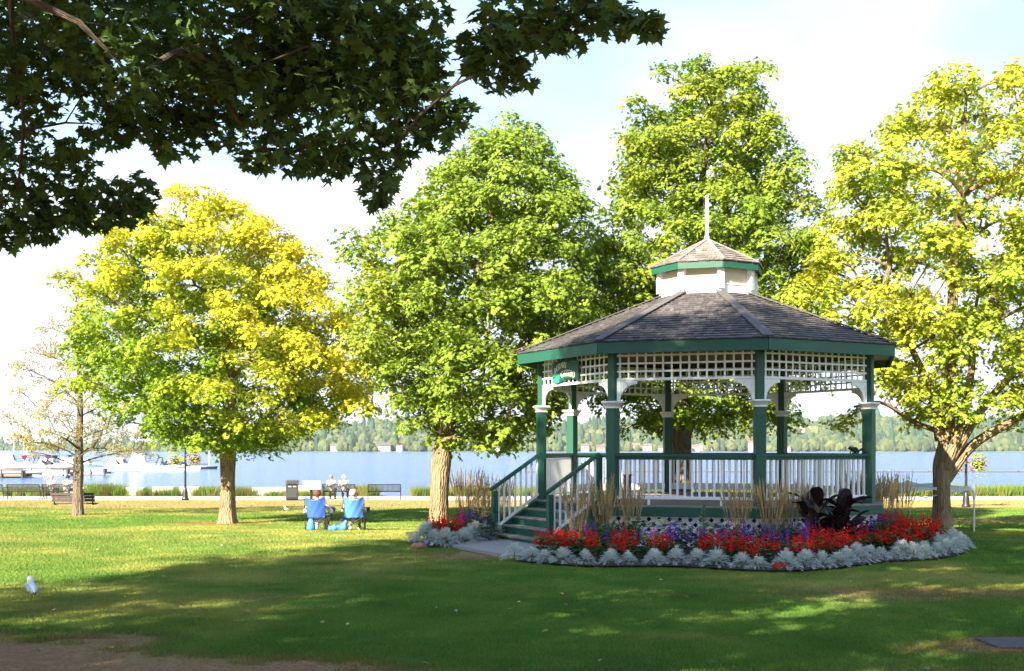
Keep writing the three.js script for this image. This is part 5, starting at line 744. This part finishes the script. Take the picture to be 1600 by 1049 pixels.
// ---------------------------------------------------------------- waterside stones and plants
{
  const R = mulberry(401), g = rbox(1, 1, 1, 0, 0.5, 0, 0.06), sm_ = M(0.52, 0.47, 0.4, 0.9, { bumpMap: barkBump, bumpScale: 0.01 });
  const bl = [[-21.2, 1.3], [-19.6, 1.2], [-22.9, 1.1], [-15.2, 1.2], [-13.9, 1.4], [-12.6, 1.1], [-26.5, 1.5]];
  for (const [x, w] of bl) { const o = solo('shore_stone', g, sm_, 'pale cut stone block among the waterside grass', 'stone', 'pale stone blocks along the water'); o.position.set(...at(x, 70.2)); o.scale.set(w, 0.5 + 0.12 * R(), 0.7); o.rotation.y = (R() - 0.5) * 0.1; }
  const b = []; for (let i = 0; i < 26; i++) { const a = R() * 6.28, l = 0.35 + 0.4 * R(), lean = 0.1 + 0.35 * R(), w = 0.012, r = R() * 0.2, x = Math.cos(a) * r, z = Math.sin(a) * r; b.push(x - w, 0, z, x + w, 0, z, x + Math.cos(a) * lean * l, l, z + Math.sin(a) * lean * l); }
  const tg = new THREE.BufferGeometry(); tg.setAttribute('position', new THREE.Float32BufferAttribute(b, 3)); tg.computeVertexNormals();
  const im = new THREE.InstancedMesh(tg, leafMat(1, 1, 1, { transmission: 0.3 }), 2600), m = new THREE.Matrix4(), q = new THREE.Quaternion(), c = new THREE.Color(); let n = 0;
  const seg = [[-31, -27.4, 1], [-26, -23.4, 1.25], [-22.6, -20, 0.9], [-19.2, -17.6, 1], [-17.3, -15.6, 1], [-15, -11, 0.75], [-9.8, -8.2, 1.1], [-6.0, 4, 1], [5, 40, 1.15]];
  for (const [a, e, s] of seg) for (let i = 0; i < (e - a) * 46 && n < 2600; i++) { const k = s * (0.6 + 0.5 * R()); m.compose(V(lerp(a, e, R()), gy(69), -69.3 - R() * 1.4), q.setFromAxisAngle(UP, R() * 7), V(k * 1.2, k, k * 1.2)); im.setMatrixAt(n, m); const t = 0.8 + 0.4 * R(); im.setColorAt(n++, R() < 0.2 ? c.setRGB(0.26 * t, 0.22 * t, 0.06) : c.setRGB(0.12 * t, 0.19 * t, 0.025)); }
  im.count = n; im.name = 'shore_grass'; scene.add(im); tag(im, 'strip of tall grass between the path and the water', null, null, 'stuff');
}
// ---------------------------------------------------------------- marina
{
  const R = mulberry(501), wm = M(0.72, 0.73, 0.74, 0.25), glass = M(0.02, 0.025, 0.03, 0.1), navy = M(0.02, 0.03, 0.09, 0.7);
  const on = (px, d) => [((px - 800) / 1800) * d, LAKE, -d];
  function hull(L, B, H) {                                               // bow at +x, waterline at y = 0
    const P = [], I = [], n = 14, m = 7; for (let i = 0; i <= n; i++) { const t = i / n, w = B * 0.5 * Math.pow(1 - Math.max(0, (t - 0.35) / 0.65) ** 2.2, 0.8), sheer = H * (0.85 + 0.35 * t * t); for (let j = 0; j <= m; j++) { const v = j / m - 0.5, a = Math.abs(v) * 2, y = a < 0.4 ? lerp(-0.35, 0, a / 0.4) : sheer * ((a - 0.4) / 0.6); P.push((t - 0.5) * L + (y / H) * 0.25 * t, y, Math.sign(v) * w * Math.pow(a, 0.45)); } }
    for (let i = 0; i < n; i++) for (let j = 0; j < m; j++) { const a = i * (m + 1) + j; I.push(a, a + 1, a + m + 2, a, a + m + 2, a + m + 1); }
    const g = new THREE.BufferGeometry(); g.setAttribute('position', new THREE.Float32BufferAttribute(P, 3)); g.setIndex(I); g.computeVertexNormals(); return g;
  }
  const deckShape = (L, B, y) => { const p = []; for (let i = 0; i <= 10; i++) { const t = i / 10; p.push([(t - 0.5) * L * 0.97, B * 0.49 * Math.pow(1 - Math.max(0, (t - 0.35) / 0.65) ** 2.2, 0.8)]); } return plate([...p, ...p.slice().reverse().map(([a, b]) => [a, -b])], 0.05).rotateX(-Math.PI / 2).translate(0, y, 0); };
  function boat(label, px, d, L, turn, o = {}) {
    const t = thing('motorboat', label, 'boat', on(px, d), turn), B = L * 0.34, H = o.H || 1.0, dm = new THREE.MeshStandardMaterial().copy(wm); dm.side = THREE.DoubleSide;
    part('hull', hull(L, B, H), dm, t); part('deck', deckShape(L, B, H * 0.86), wm, t);
    if (o.stripe) part('stripe', [hull(L * 1.012, B * 1.02, H).scale(1, 0.16, 1).translate(0, H * 0.55, 0)], Object.assign(M(...o.stripe, 0.5), { side: THREE.DoubleSide }), t);
    if (o.cabin) { const c = part('cabin', new THREE.CylinderGeometry(0.62, 0.95, 1, 4, 1).rotateY(K8).scale(L * 0.3, o.cabin, B * 0.55).translate(L * 0.02, H + o.cabin / 2 - 0.1, 0), wm, t); part('window', new THREE.CylinderGeometry(0.66, 0.84, 0.5, 4, 1).rotateY(K8).scale(L * 0.295, o.cabin, B * 0.555).translate(L * 0.03, H + o.cabin * 0.55 - 0.1, 0), glass, c); }
    if (o.screen) part('windscreen', [beam(V(L * 0.12, H, -B * 0.38), V(L * 0.02, H + 0.7, -B * 0.3), 0.06, 0.5), beam(V(L * 0.12, H, B * 0.38), V(L * 0.02, H + 0.7, B * 0.3), 0.06, 0.5), box(0.05, 0.6, B * 0.66).rotateZ(0.35).translate(L * 0.1, H + 0.3, 0)], glass, t);
    if (o.top) { const f = part('bimini', new THREE.CylinderGeometry(2.2, 2.2, L * 0.36, 10, 1, false, -0.45, 0.9).rotateZ(Math.PI / 2).rotateX(-Math.PI / 2).scale(1, 0.5, B / 2.2).translate(-L * 0.1, H + 0.55, 0), Object.assign(M(...o.top, 0.7), { side: THREE.DoubleSide }), t); part('frame', [-1, 1].flatMap((s) => [-0.26, 0.06].map((x) => bar(V(L * (x + 0.02), H * 0.8, s * B * 0.42), V(L * x, H + 1.55, s * B * 0.4), 0.03, 5))), MT.steel, f); }
    if (o.arch) part('arch', tube([V(-L * 0.12, H, -B * 0.42), V(-L * 0.06, H + 1.3, -B * 0.36), V(-L * 0.06, H + 1.45, 0), V(-L * 0.06, H + 1.3, B * 0.36), V(-L * 0.12, H, B * 0.42)], 0.08, 24), MT.black, t);
    if (o.cover) part('cover', new THREE.SphereGeometry(0.5, 14, 8, 0, 6.29, 0, 1.5).scale(L * 0.75, 1.1, B * 0.8).translate(-L * 0.08, H * 0.85, 0), M(...o.cover, 0.7), t);
    part('engine', rbox(0.45, 0.9, 0.45, -L * 0.52, 0.55, 0, 0.08), o.engine ? MT.white : MT.black, t);
    part('rail', tube([V(L * 0.15, H * 1.3, -B * 0.4), V(L * 0.36, H * 1.55, -B * 0.22), V(L * 0.47, H * 1.6, 0), V(L * 0.36, H * 1.55, B * 0.22), V(L * 0.15, H * 1.3, B * 0.4)], 0.025, 20, 5), MT.steel, t);
    return t;
  }
  boat('large white cabin cruiser cut by the left edge', 5, 205, 10, 0.2, { cabin: 2.0, H: 1.6 });
  boat('white boat with red canopy and red hull stripe', 66, 190, 10.5, 0.05, { top: [0.55, 0.06, 0.1], stripe: [0.5, 0.06, 0.08], H: 1.5, screen: 1 });
  boat('white boat with dark blue canopy behind the red striped one', 72, 222, 8, 0.1, { top: [0.02, 0.03, 0.08], H: 1.2, cabin: 1.2 });
  boat('white boat with blue canvas top left of the bare tree trunk', 104, 225, 8.5, -0.1, { top: [0.04, 0.12, 0.25], H: 1.3, cabin: 1.3 });
  boat('small white boat under a bright blue cover right of the bare tree', 149, 205, 6, 0.2, { cover: [0.04, 0.12, 0.5], H: 0.9 });
  boat('white cruiser with low dark windows right of the blue cover', 182, 215, 8.5, -0.1, { cabin: 1.4, H: 1.2, screen: 1 });
  boat('white cruiser with tall curved cabin, middle of the row', 214, 212, 8, 0.15, { cabin: 2.0, H: 1.3 });
  boat('white wakeboard boat with dark arch, rightmost of the row', 254, 208, 7.5, -0.1, { arch: 1, screen: 1, H: 1.1, stripe: [0.03, 0.03, 0.04] });
  boat('low white boat moored behind the left flower basket', 284, 212, 6.5, 0, { H: 0.9, screen: 1 });
  boat('dark hulled low boat at the near dock on the far left', 20, 168, 8, 0.1, { H: 0.9, stripe: [0.06, 0.045, 0.03], cover: [0.12, 0.1, 0.09] });
  boat('small white runabout before the red striped boat', 92, 182, 5.5, 3.0, { H: 0.8, cover: [0.06, 0.05, 0.05] });
  boat('white boat low between the cruisers behind the bare tree', 128, 226, 8, 0, { H: 1.2, screen: 1, cabin: 1.0 });
  function sail(label, px, d, h, furl, hullC, s = 1) { const t = thing('sailboat', label, 'boat', on(px, d), 0.2), L = 7 * s; part('hull', hull(L, 2.2 * s, 0.9 * s), Object.assign(M(...hullC, 0.5), { side: THREE.DoubleSide }), t); part('deck', deckShape(L, 2.2 * s, 0.75 * s), wm, t); part('mast', cyl(0.09, 0.06, h, 8, 0.4, h / 2 + 0.7), MT.white, t); part('boom', [bar(V(0.4, 1.7 * s, 0), V(-L * 0.42, 1.75 * s, 0), 0.08, 6), bar(V(0.2, 1.85 * s, 0), V(-L * 0.4, 1.85 * s, 0), 0.16 * s, 8)], M(...furl, 0.8), t); part('rigging', [bar(V(0.4, h, 0), V(L * 0.48, 0.8, 0), 0.015, 4), bar(V(0.4, h, 0), V(-L * 0.48, 0.8, 0), 0.015, 4)], MT.steel, t); }
  sail('white sailboat with bare mast and blue sail cover in the marina', 33, 228, 9, [0.05, 0.2, 0.6], [0.7, 0.7, 0.7]); sail('white sailboat with thin mast right beside the blue covered one', 38, 235, 9.2, [0.6, 0.6, 0.6], [0.7, 0.7, 0.7]); sail('white sailboat with low furled sail far left of the marina', 18, 250, 7.5, [0.5, 0.35, 0.2], [0.7, 0.7, 0.7]); sail('small dark sailboat alone on the open water left of the yellow tree trunk', 323, 235, 3.4, [0.05, 0.05, 0.06], [0.03, 0.03, 0.04], 0.55);
  function dock(label, px0, px1, d, w, col, y) { const x0 = ((px0 - 800) / 1800) * d, x1 = ((px1 - 800) / 1800) * d, t = thing('dock', label, 'dock', [(x0 + x1) / 2, LAKE, -d]), L = x1 - x0, pm = M(...col, 0.85, { map: rep(grainTex, 4, 1) }); const n = Math.min(60, Math.round(L / 0.6)); for (let i = 0; i < n; i++) part('plank', box(L / n - 0.03, 0.07, w, -L / 2 + (i + 0.5) * (L / n), y, 0), pm, t); part('fascia', [box(L, 0.3, 0.06, 0, y - 0.16, w / 2 + 0.03), box(L, 0.3, 0.06, 0, y - 0.16, -w / 2 - 0.03)], M(...col, 0.8), t); for (let i = 0; i < 4; i++) part('pile', cyl(0.13, 0.12, 1.6, 8, -L / 2 + 0.3 + (i * (L - 0.6)) / 3, 0.3, w / 2 + 0.2), M(0.09, 0.07, 0.05, 0.9), t); part('bollard', rbox(0.5, 0.75, 0.5, L / 2 - 0.3, y + 0.1, w / 2 - 0.1), MT.black, t); }
  dock('long pale dock ending at a dark block left of the bare tree', -60, 113, 178, 2.2, [0.55, 0.47, 0.38], 0.55); dock('pale dock ending right of the bare tree', 100, 170, 180, 2.0, [0.62, 0.56, 0.48], 0.55); dock('thin pale dock behind the row of cruisers', 150, 300, 224, 1.6, [0.5, 0.45, 0.4], 0.4); dock('brown near dock at the left edge', -60, 44, 166, 2.4, [0.2, 0.15, 0.11], 0.5);
  { const t = thing('breakwater', 'thin grey floating breakwater across the right half of the lake', 'breakwater', [62, LAKE, -205]), c = M(0.09, 0.095, 0.1, 0.9); for (let i = 0; i < 14; i++) { const f = part('float', rbox(7.6, 0.3, 1.2, -56 + i * 8, 0.1, 0, 0.1), c, t); part('cap', box(7.4, 0.06, 1.0, -56 + i * 8, 0.28, 0), M(0.14, 0.14, 0.14, 0.9), f); } }
}
// ---------------------------------------------------------------- houses across the lake
{
  const R = mulberry(601), wallC = [[0.26, 0.25, 0.235], [0.24, 0.19, 0.165], [0.32, 0.31, 0.3], [0.2, 0.1, 0.085], [0.27, 0.21, 0.18]], roofC = [[0.09, 0.08, 0.08], [0.2, 0.1, 0.08], [0.13, 0.12, 0.115]], gl = M(0.03, 0.035, 0.045, 0.15);
  const words = ['broad white house at the far shore left of the green tree', 'low white house just right of the broad one at the far shore', 'pale house among trees near the yellow tree', 'pinkish house at the far shore behind the green tree', 'pale house at the far shore left of the gazebo stairs', 'small far house left of the pinkish one', 'reddish house seen through the gazebo just left of the front left post', 'white house seen through the gazebo, left of a pair', 'white house seen through the gazebo, right of a pair', 'white house beside the rear left post of the gazebo', 'low pale house right of the trunk behind the gazebo', 'gabled house right of the trunk, the larger one', 'gabled house right of the trunk, the higher one', 'tall pale house left of the front right gazebo post', 'pale house half way up the far hill', 'long pink roofed building high on the far hill', 'small shore house right of the left inner post', 'small low shore house behind the gazebo tree', 'small shore house near the right rear post'];
  FARHOUSES.forEach(([x, d, w], i) => {
    w *= 0.85; const t = thing('house', words[i], 'house', [x, hillY(x, d - 4) - 0.3, -d + 4], (R() - 0.5) * 0.7), h = i === 15 ? 5 : 4.5 + R() * 3.5 + (i === 13 ? 5 : 0), D = w * 0.7, wc = M(...wallC[i === 6 ? 3 : i === 3 ? 4 : i % 3 === 1 ? 2 : 0], 0.8), rc = M(...(i === 15 ? [0.5, 0.26, 0.22] : roofC[i % 3]), 0.85), rh = w * (0.2 + 0.1 * R());
    part('wall', box(w, h, D, 0, h / 2), wc, t);
    const rf = part('roof', plate([[-D / 2 - 0.6, 0], [D / 2 + 0.6, 0], [0, rh]], w + 1).rotateY(Math.PI / 2).translate(-w / 2 - 0.5, h, 0), rc, t); part('chimney', box(0.8, 1.8, 0.8, w * 0.25, rh * 0.8 + h, 0), wc, rf);
    const n = Math.max(2, Math.round(w / 4)); for (let f = 0; f < (h > 6 ? 2 : 1); f++) for (let k = 0; k < n; k++) { const wn = part('window', box(1.5, 1.4, 0.1, -w / 2 + ((k + 0.5) * w) / n, 1.9 + f * 2.9, D / 2 + 0.03), MT.white, t); part('pane', box(1.2, 1.1, 0.1, -w / 2 + ((k + 0.5) * w) / n, 1.9 + f * 2.9, D / 2 + 0.06), gl, wn); }
  });
}
scene.traverse((o) => { if (o.isMesh) { o.castShadow = true; o.receiveShadow = true; } });
renderer.render(scene, camera);
